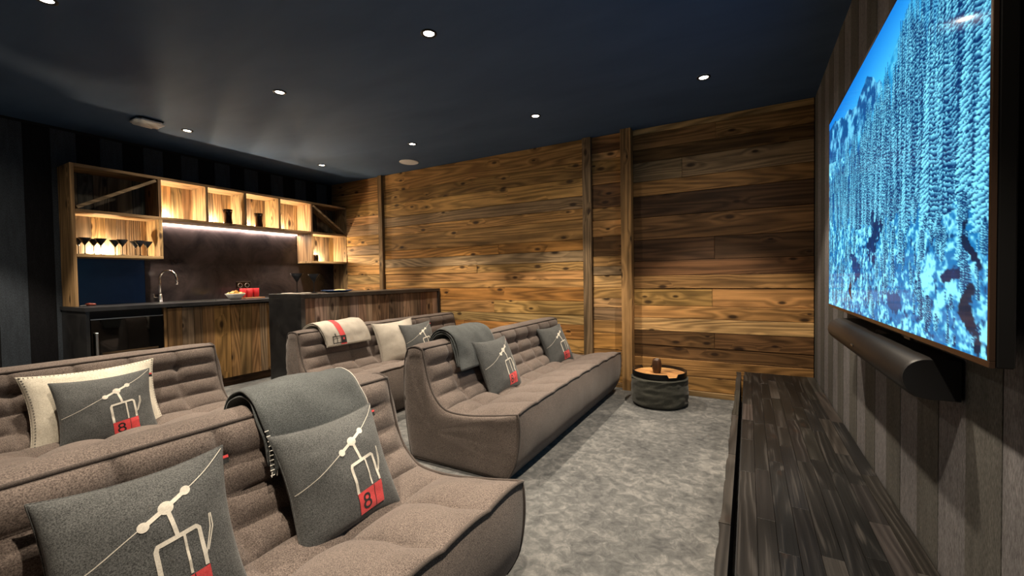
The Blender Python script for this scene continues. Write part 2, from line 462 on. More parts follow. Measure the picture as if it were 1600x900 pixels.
# ------------------------------------------------------------------ sofas
SW, SD, SH = 2.02, 0.80, 0.676
TOPP = [(0.148, 0.676), (0.166, 0.59), (0.19, 0.50), (0.235, 0.405), (0.32, 0.335), (0.467, 0.326), (0.64, 0.348), (0.80, 0.376)]
FRONTP = [(0.80, 0.376), (0.806, 0.29), (0.797, 0.19), (0.775, 0.10), (0.725, 0.012)]
BACKP = [(0.148, 0.676), (0.118, 0.688), (0.076, 0.690), (0.036, 0.675), (0.010, 0.60), (0.0, 0.45), (0.015, 0.22), (0.05, 0.012)]
def v3(p, y): return Vector((p[0], y, p[1]))
def sofa_parts(root):
    top, L = resample(catmull([(a, 0, b) for a, b in TOPP], 10), 121)
    crease = 54               # index where back becomes seat
    NT = 289
    nc = 9
    rows_b, rows_s = 4, 3
    def puff(a, p): return abs(math.sin(math.pi * a)) ** p
    G = []
    edge_front = []
    for i, pnt in enumerate(top):
        t = (top[min(i + 1, 120)] - top[max(i - 1, 0)]).normalized()
        nrm = Vector((-t.z, 0, t.x))
        row = []
        for j in range(NT):
            ty = j / (NT - 1)
            back = i <= crease
            if back: a = i / crease * rows_b
            else:
                sv = (i - crease) / (120 - crease)
                a = sv / 0.26 if sv < 0.26 else 1 + (sv - 0.26) / 0.74
            wob = 0.04 * mnoise.noise(Vector((ty * 9.0, i * 0.013, 2.0)))
            aw = a + (wob if 0.25 < a < (rows_b if back else 2) - 0.25 else 0)
            c = ty * nc + 0.04 * mnoise.noise(Vector((i * 0.05, math.floor(a) * 3.1, 7.0)))
            fc = abs(c - round(c)); fa = abs(a - round(a))
            inner = 0 < round(c) < nc
            groove = (1 - math.exp(-fc / 0.085)) if inner else 1.0
            edge = 1 - math.exp(-min(ty, 1 - ty) * SW / 0.035)
            if back:
                d = 0.032 * puff(aw, 0.5) * (0.25 + 0.75 * groove) * edge
                if round(a) == 1 and inner: d -= 0.034 * math.exp(-((fa / 0.22) ** 2 + (fc / 0.11) ** 2))
            else:
                ps = puff(aw, 0.45) if a < 1 else max(puff(min(aw, 2) - 1, 0.4), 0.16 if a > 1.5 else 0)
                d = (0.034 if a < 1 else 0.056) * (0.15 * ps + 0.85 * ps * (puff(c, 0.5) if inner or fc > 0.3 else puff(c, 0.3))) * edge - (0.018 if a > 1 else 0.018 * a) * edge * (1 if a < 1.7 else (2 - a) / 0.3)
            d += 0.004 * mnoise.noise(Vector((i * 0.06, ty * 14, 1.3))) * edge
            crown = 0.012 * math.sin(math.pi * ty) if i > crease else 0
            q = pnt + nrm * d + Vector((0, 0, crown * (i - crease) / 66 if i > crease else 0))
            row.append(Vector((q.x, ty * SW, q.z)))
        G.append(row)
    bm = BM(); grid(bm, G[:crease + 1], True)
    obj('backrest', bm, M['sofa'], root, True, local=True)
    bm = BM(); grid(bm, G[crease:], True)
    obj('seat', bm, M['sofa'], root, True, local=True)
    front_edge = G[-1]
    # front panel
    fp, _ = resample(catmull([(a, 0, b) for a, b in FRONTP], 8), 18)
    P = []
    for i, pnt in enumerate(fp):
        k = i / 17
        row = []
        for j in range(0, NT, 3):
            ty = j / (NT - 1)
            fe = front_edge[j]
            bul = 0.018 * math.sin(math.pi * k) * (1 - math.exp(-min(ty, 1 - ty) * SW / 0.05)) + 0.006 * mnoise.noise(Vector((k * 2, ty * 9, 4))) * math.sin(math.pi * k)
            row.append(Vector((pnt.x + bul + (fe.x - fp[0].x) * (1 - k), ty * SW, pnt.z + (fe.z - fp[0].z) * (1 - k))))
        P.append(row)
    bm = BM(); grid(bm, P, True)
    obj('front_panel', bm, M['sofa'], root, True, local=True)
    # top border and back
    bp, _ = resample(catmull([(a, 0, b) for a, b in BACKP], 8), 36)
    P = []
    for i, pnt in enumerate(bp):
        row = []
        for j in range(0, NT, 4):
            ty = j / (NT - 1)
            e = 1 - math.exp(-min(ty, 1 - ty) * SW / 0.04)
            s = math.sin(math.pi * min(i / 9, 1))
            row.append(Vector((pnt.x - 0.012 * e * math.sin(math.pi * i / 35), ty * SW, pnt.z + s * e * (0.008 + 0.006 * mnoise.noise(Vector((ty * 12, 0, 5)))))))
        P.append(row)
    bm = BM(); grid(bm, P)
    obj('back_panel', bm, M['sofa'], root, True, local=True)
    # sides
    outline = [Vector((p.x, 0, p.z)) for p in top[::3]] + [Vector((p.x, 0, p.z)) for p in fp[1::2]] + [Vector((p.x, 0, p.z)) for p in bp[::-2]]
    outline, _ = resample(outline + [outline[0]], 97)
    outline = outline[:-1]
    C = Vector((0.22, 0, 0.20))
    for side in (0, 1):
        bm = BM()
        yb = SW * side
        sg = -1 if side == 0 else 1
        rings = []
        for f, bul in ((1, 0.0), (0.97, 0.010), (0.9, 0.018), (0.78, 0.023), (0.6, 0.025), (0.35, 0.025), (0.12, 0.025)):
            ring = []
            for p in outline:
                q = C.lerp(p, f)
                w = 0.010 * mnoise.noise(Vector((q.x * 4, 9, q.z * 26))) * (1 if q.z > 0.35 else 0.5) if f < 1 else 0
                ring.append(bm.verts.new((q.x, yb + sg * (bul + w), q.z)))
            rings.append(ring)
        n = len(outline)
        for A, B in zip(rings[:-1], rings[1:]):
            for k in range(n):
                f = (A[k], A[(k + 1) % n], B[(k + 1) % n], B[k])
                bm.faces.new(f if side else f[::-1])
        bm.faces.new(rings[-1] if side else rings[-1][::-1])
        bmesh.ops.recalc_face_normals(bm, faces=bm.faces)
        if (sum((f.normal.y for f in bm.faces)) * sg) < 0: bmesh.ops.reverse_faces(bm, faces=bm.faces)
        obj('side_panel', bm, M['sofa'], root, True, local=True)
        bm = BM(); tube(bm, [(p.x, yb + sg * 0.002, p.z) for p in outline], 0.0062, 6, True)
        obj('piping', bm, M['piping'], root, True, local=True)
    bm = BM(); tube(bm, [(p.x + 0.003, p.y, p.z + 0.002) for p in front_edge[::2]], 0.0062, 6)
    obj('piping', bm, M['piping'], root, True, local=True)
    bm = BM(); tube(bm, [(p.x + 0.001, p.y, p.z + 0.004) for p in G[0][::2]], 0.0062, 6)
    obj('piping', bm, M['piping'], root, True, local=True)
    obj('underside', bx(0.07, 0.71, 0.03, SW - 0.03, 0.0, 0.03), M['black'], root, local=True)

SOFAS = {'centre': (-1.855, 1.93, 'brown tufted low sofa with a charcoal throw, standing before the round pouf'),
         'near': (-1.50, -0.72, 'brown tufted low sofa with two cable-car cushions and charcoal throw, closest to camera'),
         'rear': (-3.27, 2.07, 'brown tufted low sofa with red-striped cream throw, against the bar island'),
         'left': (-3.25, -0.56, 'brown tufted low sofa with a large cream cushion, in front of the wine cooler')}
first = None
for key, (x, y, lab) in SOFAS.items():
    r = empty('tufted_sofa', (x, y, 0), lab, 'sofa', 'low tufted sofas in two rows')
    if first is None:
        first = r
        sofa_parts(r)
    else:
        for ch in list(first.children):
            c = ch.copy(); COL.objects.link(c); c.parent = r

# ------------------------------------------------------------------ cushions
def cushion_F(w, h, T, seed, u, v, side=1):
    su = max(0.0, 1 - u * u); sv = max(0.0, 1 - v * v)
    x = w / 2 * u * (1 - 0.10 * sv * abs(u))
    y = h / 2 * v * (1 - 0.10 * su * abs(v))
    z = 0.55 * T * (su * sv) ** 0.46
    k = (su * sv) ** 0.3
    z += k * (0.010 * mnoise.noise(Vector((u * 1.6 + seed, v * 1.6, side * 3.0))) + 0.004 * mnoise.noise(Vector((u * 3.0 + seed, v * 6 + seed, side * 5.0))))
    return Vector((x, y, side * z))

def stroke(bm, F, pts, width):
    """a printed line on the cushion face: pts in (u, v)"""
    P = [Vector((p[0], p[1], 0)) for p in pts]
    dense = []
    for a, b in zip(P[:-1], P[1:]):
        n = max(2, int((b - a).length / 0.05))
        dense += [a.lerp(b, k / n) for k in range(n)]
    dense.append(P[-1])
    rowA, rowB = [], []
    for i, p in enumerate(dense):
        t = dense[min(i + 1, len(dense) - 1)] - dense[max(i - 1, 0)]
        nn = Vector((-t.y, t.x, 0)).normalized() * width / 2
        rowA.append(F(p.x + nn.x, p.y + nn.y)); rowB.append(F(p.x - nn.x, p.y - nn.y))
    grid(bm, [rowA, rowB])

def disc(bm, F, c, r, n=18, r0=0.0):
    P = [[F(c[0] + rr * math.cos(2 * math.pi * k / n), c[1] + rr * math.sin(2 * math.pi * k / n)) for k in range(n + 1)] for rr in ((r0 or 0.001), (r0 + r) / 2, r)]
    grid(bm, P, True)

def quad(bm, F, c, n=6):
    a, b, cc, d = [Vector((p[0], p[1], 0)) for p in c]
    grid(bm, [[(lambda q: F(q.x, q.y))(a.lerp(b, i / n).lerp(d.lerp(cc, i / n), j / n)) for j in range(n + 1)] for i in range(n + 1)])

def cushion(name, label, cat, C, w, h, T, yaw, lean, roll, mat, printed=True, seed=0.0, group=None, stitched=False, tagged=True):
    nrm = Vector((math.cos(lean) * math.cos(yaw), math.cos(lean) * math.sin(yaw), math.sin(lean)))
    xr = Vector((-math.sin(yaw), math.cos(yaw), 0))
    yu = nrm.cross(xr)
    x2 = xr * math.cos(roll) + yu * math.sin(roll); y2 = -xr * math.sin(roll) + yu * math.cos(roll)
    root = empty(name, C, label, cat, group)
    root.matrix_basis = Matrix(((x2.x, y2.x, nrm.x, C[0]), (x2.y, y2.y, nrm.y, C[1]), (x2.z, y2.z, nrm.z, C[2]), (0, 0, 0, 1)))
    bm = BM()
    n = 30
    us = [math.sin(math.pi / 2 * (2 * i / n - 1)) for i in range(n + 1)]
    for side in (1, -1):
        grid(bm, [[cushion_F(w, h, T, seed, u, v, side) for v in us] for u in us], side > 0 and False or side < 0)
    bmesh.ops.remove_doubles(bm, verts=bm.verts, dist=1e-4)
    bmesh.ops.recalc_face_normals(bm, faces=bm.faces)
    obj('cover', bm, mat, root, True, local=True)
    bm = BM()
    loop = [(u, -1) for u in us] + [(1, v) for v in us[1:]] + [(u, 1) for u in us[::-1][1:]] + [(-1, v) for v in us[::-1][1:-1]]
    tube(bm, [cushion_F(w, h, T, seed, a, b) for a, b in loop], 0.0022, 5, True)
    obj('seam', bm, mat, root, True, local=True)
    off = 0.0018
    def F(u, v):
        p = cushion_F(w, h, T, seed, max(-0.985, min(0.985, u)), max(-0.985, min(0.985, v)))
        return p + Vector((0, 0, off))
    if printed:
        bm = BM()
        cable = [(-0.98, -0.02), (-0.6, 0.10), (-0.1, 0.34), (0.14, 0.46), (0.40, 0.60), (0.7, 0.77), (0.97, 0.97)]
        stroke(bm, F, [tuple(p[:2]) for p in catmull([(a, b, 0) for a, b in cable], 4)], 0.012)
        stroke(bm, F, [(-0.10, 0.33), (0.40, 0.60)], 0.055)
        for c, rr in (((-0.10, 0.33), 0.062), ((0.15, 0.465), 0.085), ((0.40, 0.60), 0.062)): disc(bm, F, c, rr)
        stroke(bm, F, [(0.16, 0.44), (0.22, 0.08)], 0.05)
        stroke(bm, F, [(0.0, -0.46), (-0.02, 0.0), (0.0, 0.05), (0.44, 0.11), (0.48, 0.08), (0.50, -0.38)], 0.052)
        stroke(bm, F, [(0.29, 0.08), (0.31, -0.40)], 0.032)
        stroke(bm, F, [(0.51, -0.26), (0.62, 0.04), (0.635, 0.20)], 0.016)
        stroke(bm, F, [(0.545, -0.22), (0.655, 0.04), (0.655, 0.20)], 0.016)
        tag(obj('printed_cable_car', bm, M['print_white'], root, local=True), 'white printed cable, pulley wheels and gondola frame')
        off = 0.0022
        bm = BM()
        quad(bm, F, ((-0.02, -0.46), (0.53, -0.39), (0.54, -0.80), (0.0, -0.86)), 8)
        red = tag(obj('printed_gondola_base', bm, M['print_red'], root, local=True), 'red printed gondola base with a black 8')
        off = 0.0030
        bm = BM()
        for c, rr in (((0.145, -0.575), 0.058), ((0.15, -0.70), 0.068)): disc(bm, F, c, rr + 0.022, 16, rr - 0.018)
        stroke(bm, F, [(0.335, -0.42), (0.345, -0.82)], 0.012)
        obj('printed_number', bm, M['print_black'], red, local=True)
    if stitched:
        bm = BM()
        k = 0
        for (a0, b0), (a1, b1) in (((-1, -1), (-1, 1)), ((-1, 1), (1, 1)), ((1, 1), (1, -1))):
            m = int((h if a0 == a1 else w) / 0.014)
            for i in range(m):
                f = (i + 0.5) / m
                u, v = a0 + (a1 - a0) * f, b0 + (b1 - b0) * f
                p = cushion_F(w, h, T, seed, u, v)
                ui, vi = (u * 0.955 if a0 == a1 else u), (v * 0.955 if a0 != a1 else v)
                q = cushion_F(w, h, T, seed, ui, vi) + Vector((0, 0, 0.002))
                tube(bm, [p + (p - q).normalized() * 0.003, q], 0.0016, 4)
        obj('blanket_stitch', bm, M['stitch_dark'], root, local=True)
    if tagged:
        p = cushion_F(w, h, T, seed, 1.0, 0.86)
        lb = obj('woven_tag', bx(p.x - 0.004, p.x + 0.012, p.y - 0.022, p.y, p.z - 0.001, p.z + 0.001), M['print_black'], root, local=True)
        obj('tag_stripe', bx(p.x - 0.003, p.x + 0.0125, p.y - 0.008, p.y - 0.001, p.z - 0.0015, p.z + 0.0015), M['print_red'], lb, local=True)
    return root

G_C = 'grey cable-car cushions'
LEAN = 0.42
cushion('printed_cushion', 'grey felt cushion with red cable car, beside the charcoal throw on the closest sofa', 'cushion', (-1.160, 0.905, 0.472), 0.37, 0.365, 0.13, -0.06, LEAN, 0.02, M['felt'], True, 1.0, G_C)
cushion('printed_cushion', 'grey felt cushion with red cable car, largest in view and cut by the frame', 'cushion', (-1.175, 0.412, 0.490), 0.345, 0.37, 0.13, -0.16, LEAN, 0.03, M['felt'], True, 2.0, G_C)
cushion('printed_cushion', 'grey felt cushion with red cable car, leaning on a large cream cushion', 'cushion', (-2.845, 0.845, 0.458), 0.385, 0.36, 0.11, -0.02, 0.34, 0.0, M['felt'], True, 3.0, G_C)
cushion('printed_cushion', 'grey felt cushion with red cable car, below the throw on the sofa before the pouf', 'cushion', (-1.535, 2.52, 0.485), 0.385, 0.40, 0.13, -0.08, LEAN, 0.0, M['felt'], True, 4.0, G_C)
cushion('printed_cushion', 'grey felt cushion with red cable car, at the sofa end by the wooden posts', 'cushion', (-1.55, 3.57, 0.47), 0.36, 0.38, 0.12, -0.25, LEAN, 0.06, M['felt'], True, 5.0, G_C)
cushion('printed_cushion', 'small-looking grey cushion with white cable car, leaning on the crumpled cream cushion', 'cushion', (-2.83, 3.16, 0.49), 0.385, 0.38, 0.12, -0.15, 0.36, 0.03, M['felt'], True, 6.0, G_C)
cushion('cream_cushion', 'large cream wool cushion with dark blanket-stitched edge behind a grey cushion', 'cushion', (-2.955, 0.840, 0.470), 0.53, 0.41, 0.13, 0.0, 0.38, 0.0, M['cream'], False, 7.0, 'cream wool cushions', True, False)
cushion('cream_cushion', 'crumpled cream wool cushion on the sofa against the bar island', 'cushion', (-2.95, 2.98, 0.505), 0.42, 0.42, 0.15, -0.35, 0.36, 0.08, M['cream_grey'], False, 8.0, 'cream wool cushions', True, False)

# ------------------------------------------------------------------ throws folded over the backrests
def throw(name, label, sofa, y0, y1, path, mat, seed, group, layers=2, thick=0.013, stitch=None, slant=0.0):
    sx, sy = SOFAS[sofa][0], 0.0
    root = empty(name, (sx + 0.1, (y0 + y1) / 2, 0.70), label, 'throw', group)
    outer_pts = None
    for L in range(layers):
        lift = L * (thick + 0.002)
        cp = catmull([(a, 0, b) for a, b in path], 8)
        cp, LEN = resample(cp, 44)
        if L < layers - 1:
            cp, LEN = resample(cp[1:-2], 44)
        ny = 28
        top, bot = [], []
        for i, p in enumerate(cp):
            t = (cp[min(i + 1, 43)] - cp[max(i - 1, 0)]).normalized()
            nr = Vector((-t.z, 0, t.x))
            ra, rb = [], []
            for j in range(ny + 1):
                f = j / ny
                y = y0 + (y1 - y0) * f + slant * (i / 43 - 0.4)
                wv = 0.010 * mnoise.noise(Vector((i * 0.07, f * 3.2, seed))) + 0.004 * mnoise.noise(Vector((i * 0.2, f * 9, seed)))
                rnd = thick * (1 - (2 * f - 1) ** 8 * 0.6)
                q = Vector((sx + p.x, y + 0.006 * math.sin(i * 0.35 + L), p.z)) + nr * (lift + wv)
                ra.append(q + nr * rnd); rb.append(q)
            top.append(ra); bot.append(rb)
        bm = BM()
        A = grid(bm, top, True); B = grid(bm, bot)
        I, J = len(A) - 1, ny
        for i in range(I):
            bm.faces.new((A[i][0], B[i][0], B[i + 1][0], A[i + 1][0])); bm.faces.new((A[i][J], A[i + 1][J], B[i + 1][J], B[i][J]))
        for j in range(J):
            bm.faces.new((A[0][j], A[0][j + 1], B[0][j + 1], B[0][j])); bm.faces.new((A[I][j], B[I][j], B[I][j + 1], A[I][j + 1]))
        bmesh.ops.recalc_face_normals(bm, faces=bm.faces)
        obj('folded_layer', bm, mat, root, True)
        outer_pts = top
    if stitch:
        bm = BM()
        rows = outer_pts
        for i in range(34, 44):
            a, b = rows[i][0], rows[i][1]
            tube(bm, [a + (a - b).normalized() * 0.003, a.lerp(b, 0.5) + Vector((0.002, 0, 0.001))], 0.0016, 4)
        tube(bm, [rows[i][ny] + Vector((0.001, 0.001, 0.001)) for i in range(10, 44)], 0.0016, 5)
        for j in range(ny + 1):
            a, b = rows[-1][j], rows[-2][j]
            tube(bm, [a + (a - b).normalized() * 0.005, a.lerp(b, 0.6) + Vector((0.003, 0, 0.002))], 0.0016, 4)
        obj('blanket_stitch', bm, stitch, root)
    return root, outer_pts

DRAPE = [(-0.03, 0.48), (-0.035, 0.60), (-0.008, 0.692), (0.065, 0.724), (0.145, 0.706), (0.20, 0.64), (0.225, 0.57), (0.245, 0.515)]
throw('folded_throw', 'charcoal wool throw with white blanket stitch over the closest sofa back', 'near', 0.75, 1.13, DRAPE, M['throw'], 1.0, 'charcoal throws', 2, 0.015, M['stitch'], -0.04)
throw('folded_throw', 'charcoal wool throw bunched over the sofa back before the pouf', 'centre', 2.22, 2.66, [(-0.03, 0.50), (-0.035, 0.62), (-0.008, 0.695), (0.065, 0.730), (0.145, 0.708), (0.19, 0.64), (0.215, 0.56), (0.235, 0.50)], M['throw'], 2.0, 'charcoal throws', 3, 0.013, None, -0.10)
cr, rows = throw('cream_throw', 'cream wool throw with red stripe and cable-car print over a sofa back', 'rear', 2.25, 2.71, [(-0.02, 0.56), (-0.03, 0.63), (-0.008, 0.692), (0.065, 0.724), (0.145, 0.706), (0.19, 0.66), (0.212, 0.60), (0.228, 0.545)], M['cream_grey'], 3.0, None, 2, 0.012, M['cream'], 0.02)
def on_throw(rows, a0, a1, f0, f1, mat, name, parent, lift=0.0015, label=None):
    ny = len(rows[0]) - 1; ni = len(rows) - 1
    def P(a, f):
        i = min(int(a * ni), ni - 1); j = min(int(f * ny), ny - 1)
        s, t = a * ni - i, f * ny - j
        p = rows[i][j].lerp(rows[i + 1][j], s).lerp(rows[i][j + 1].lerp(rows[i + 1][j + 1], s), t)
        return p + Vector((lift * 1.2, 0, lift))
    n = max(2, int((a1 - a0) * 40)); m = max(1, int((f1 - f0) * 28))
    bm = BM()
    grid(bm, [[P(a0 + (a1 - a0) * i / n, f0 + (f1 - f0) * j / m) for j in range(m + 1)] for i in range(n + 1)], True)
    o = obj(name, bm, mat, parent)
    if label: o['label'] = label
    return o
rs = on_throw(rows, 0.30, 0.995, 0.30, 0.42, M['print_red'], 'red_stripe', cr, 0.002, 'red woven stripe')
ib = on_throw(rows, 0.84, 0.97, 0.30, 0.42, M['print_black'], 'printed_emblem', cr, 0.003, 'black printed gondola emblem')
on_throw(rows, 0.88, 0.92, 0.34, 0.38, M['print_red'], 'emblem_mark', ib, 0.004)
for (a0, a1, f0, f1) in ((0.84, 0.855, 0.13, 0.30), (0.955, 0.97, 0.13, 0.30), (0.84, 0.97, 0.13, 0.147), (0.84, 0.97, 0.215, 0.228), (0.80, 0.84, 0.19, 0.21)):
    on_throw(rows, a0, a1, f0, f1, M['print_black'], 'emblem_line', ib, 0.003)

# ------------------------------------------------------------------ pouf with tray and cup
px_, py_ = -0.67, 3.76
pf = empty('pouf', (px_, py_, 0), 'round dark felt pouf beside the wooden post', 'pouf')
def wr(a, z): return 0.006 * mnoise.noise(Vector((math.cos(a) * 2, math.sin(a) * 2, z * 26))) + 0.006 * mnoise.noise(Vector((math.cos(a) * 4 + 4, math.sin(a) * 4, z * 40)))
prof = [(0.17, 0.0), (0.205, 0.004), (0.226, 0.02)] + [(0.233 - 0.006 * abs(k / 22 - 0.5), 0.03 + 0.20 * k / 22) for k in range(23)] + [(0.225, 0.240), (0.205, 0.248), (0.10, 0.250), (0.01, 0.250)]
bm = lathe(BM(), prof, (px_, py_, 0), 72, True, lambda a, z: wr(a, z) if 0.01 < z < 0.238 else 0)
obj('body', bm, M['pouf'], pf, True)
bm = tube(BM(), [(px_ + 0.228 * math.cos(a), py_ + 0.228 * math.sin(a), 0.232 + 0.002 * math.sin(7 * a)) for a in [2 * math.pi * k / 72 for k in range(72)]], 0.005, 6, True)
obj('seam', bm, M['pouf'], pf, True)
tr = empty('round_tray', (px_, py_, 0.252), 'round wooden tray with black rim on the pouf', 'tray')
zt = 0.252
bm = BM()
n = 96
rim_cut = lambda a: (abs(((a - math.radians(-50) + math.pi) % (2 * math.pi)) - math.pi) < 0.20) or (abs(((a - math.radians(130) + math.pi) % (2 * math.pi)) - math.pi) < 0.20)
rows_ = []
for k in range(n + 1):
    a = 2 * math.pi * k / n
    hi = 0.014 if rim_cut(a) else 0.040
    c, s = math.cos(a), math.sin(a)
    rows_.append([(px_ + 0.215 * c, py_ + 0.215 * s, zt), (px_ + 0.222 * c, py_ + 0.222 * s, zt), (px_ + 0.222 * c, py_ + 0.222 * s, zt + hi), (px_ + 0.215 * c, py_ + 0.215 * s, zt + hi), (px_ + 0.215 * c, py_ + 0.215 * s, zt)])
grid(bm, rows_, True)
obj('rim', bm, M['black_metal'], tr)
ns = 7
for i in range(ns):
    a0, a1 = -0.214 + 0.428 * i / ns, -0.214 + 0.428 * (i + 1) / ns
    bm = BM()
    pts_top = []
    m = 10
    def ext(v): return math.sqrt(max(0.2135 ** 2 - v * v, 1e-5))
    left = [(-ext(a0 + (a1 - a0) * k / m), a0 + (a1 - a0) * k / m) for k in range(m + 1)]
    right = [(ext(a1 + (a0 - a1) * k / m), a1 + (a0 - a1) * k / m) for k in range(m + 1)]
    poly = left + right
    poly = [(x, max(a0 + 0.0006, min(a1 - 0.0006, y))) for x, y in poly]
    th = math.radians(12)
    rot = [(px_ + x * math.cos(th) - y * math.sin(th), py_ + x * math.sin(th) + y * math.cos(th)) for x, y in poly]
    vt = [bm.verts.new((x, y, zt + 0.014)) for x, y in rot]; vb = [bm.verts.new((x, y, zt)) for x, y in rot]
    bm.faces.new(vt[::-1]); bm.faces.new(vb)
    for k in range(len(vt)):
        bm.faces.new((vt[k], vt[(k + 1) % len(vt)], vb[(k + 1) % len(vt)], vb[k]))
    bmesh.ops.recalc_face_normals(bm, faces=bm.faces)
    obj('slat', bm, M['wood_x'], tr, color=jit((0.52, 0.27, 0.10), 0.12))
cup = obj('wooden_cup', lathe(BM(), [(0.024, 0), (0.031, 0.002), (0.038, 0.04), (0.040, 0.065), (0.036, 0.105), (0.030, 0.120), (0.026, 0.120), (0.024, 0.08), (0.014, 0.016)], (px_ - 0.015, py_ - 0.02, zt + 0.0145), 28), M['walnut'], smooth=True, color=(0.075, 0.035, 0.018))
tag(cup, 'small dark turned wooden cup on the round tray', 'cup')

# ------------------------------------------------------------------ console under the television
cy0, cy1, cz = 0.30, 4.085, 0.268
con = empty('media_console', (0.2, 2.2, 0), 'long low black-stained wooden console below the television', 'console')
obj('carcass', bx(-0.035, XR - 0.006, cy0, cy1, 0.02, cz - 0.032), M['black'], con)
obj('plinth', bx(-0.01, XR - 0.02, cy0 + 0.02, cy1 - 0.02, 0, 0.02), M['black'], con)
nrow = 9
xw = (XR - 0.008 + 0.030) / nrow
for i in range(nrow):
    x0 = -0.030 + xw * i
    y = cy0 - R.uniform(0, 0.3)
    while y < cy1:
        Ln = R.uniform(0.28, 0.75)
        a, b = max(y, cy0), min(y + Ln, cy1)
        if cy1 - b < 0.12: b = cy1
        if b - a > 0.03:
            t = R.choice([(0.006, 0.006, 0.006), (0.009, 0.008, 0.008), (0.013, 0.012, 0.011), (0.007, 0.007, 0.008), (0.034, 0.030, 0.027)])
            obj('stave', bx(x0 + 0.0004, x0 + xw - 0.0004, a + 0.0004, b - 0.0004, cz - 0.032, cz - R.uniform(0, 0.0006), 0.0007), M['black_wood'], con, color=jit(t, 0.2))
        y = b if b >= cy1 else y + Ln
nd = 6
for i in range(nd):
    a = cy0 + (cy1 - cy0) * i / nd + 0.002; b = cy0 + (cy1 - cy0) * (i + 1) / nd - 0.002
    P = []
    mz, my = 5, 16
    bm = BM()
    # rough-sawn front with a torn, uneven outer edge
    outer = []
    for k in range(mz + 1):
        z = 0.022 + (cz - 0.006 - 0.022) * k / mz
        row = []
        for j in range(my + 1):
            y = a + (b - a) * j / my
            d = 0.006 * mnoise.noise(Vector((y * 5, z * 30, 3))) + (0.005 if mnoise.noise(Vector((y * 9, z * 9, 8))) > 0.1 else 0)
            row.append(Vector((-0.082 - d, y, z)))
        outer.append(row)
    inner = [[Vector((-0.052, p.y, p.z)) for p in row] for row in outer]
    A = grid(bm, outer); B = grid(bm, inner, True)
    for j in range(my):
        bm.faces.new((A[mz][j], A[mz][j + 1], B[mz][j + 1], B[mz][j])); bm.faces.new((A[0][j], B[0][j], B[0][j + 1], A[0][j + 1]))
    for k in range(mz):
        bm.faces.new((A[k][0], A[k + 1][0], B[k + 1][0], B[k][0])); bm.faces.new((A[k][my], B[k][my], B[k + 1][my], A[k + 1][my]))
    bmesh.ops.recalc_face_normals(bm, faces=bm.faces)
    obj('door', bm, M['black_wood'], con, color=jit((0.035, 0.031, 0.028), 0.2))

# ------------------------------------------------------------------ television
ty0, ty1, tz0, tz1, tx = 1.108, 2.90, 0.918, 1.922, 0.39
tv = empty('television', (tx, 2.0, tz0), 'large wall-mounted television showing a snowy forest valley', 'television')
obj('housing', bx(tx + 0.008, tx + 0.034, ty0, ty1, tz0, tz1, 0.003), M['black_metal'], tv)
obj('rear_bulge', bx(tx + 0.034, XR - 0.002, ty0 + 0.25, ty1 - 0.25, tz0 + 0.10, tz1 - 0.15, 0.004), M['black'], tv)
bz = 0.009
for nm, a in (('bezel', (ty0, ty1, tz0, tz0 + bz + 0.004)), ('bezel', (ty0, ty1, tz1 - bz, tz1)), ('bezel', (ty0, ty0 + bz, tz0 + bz + 0.004, tz1 - bz)), ('bezel', (ty1 - bz, ty1, tz0 + bz + 0.004, tz1 - bz))):
    obj(nm, bx(tx - 0.001, tx + 0.008, *a, 0.001), M['bronze'], tv)
obj('sensor', bx(tx, tx + 0.008, 1.55, 1.60, tz0 - 0.008, tz0), M['black_metal'], tv)

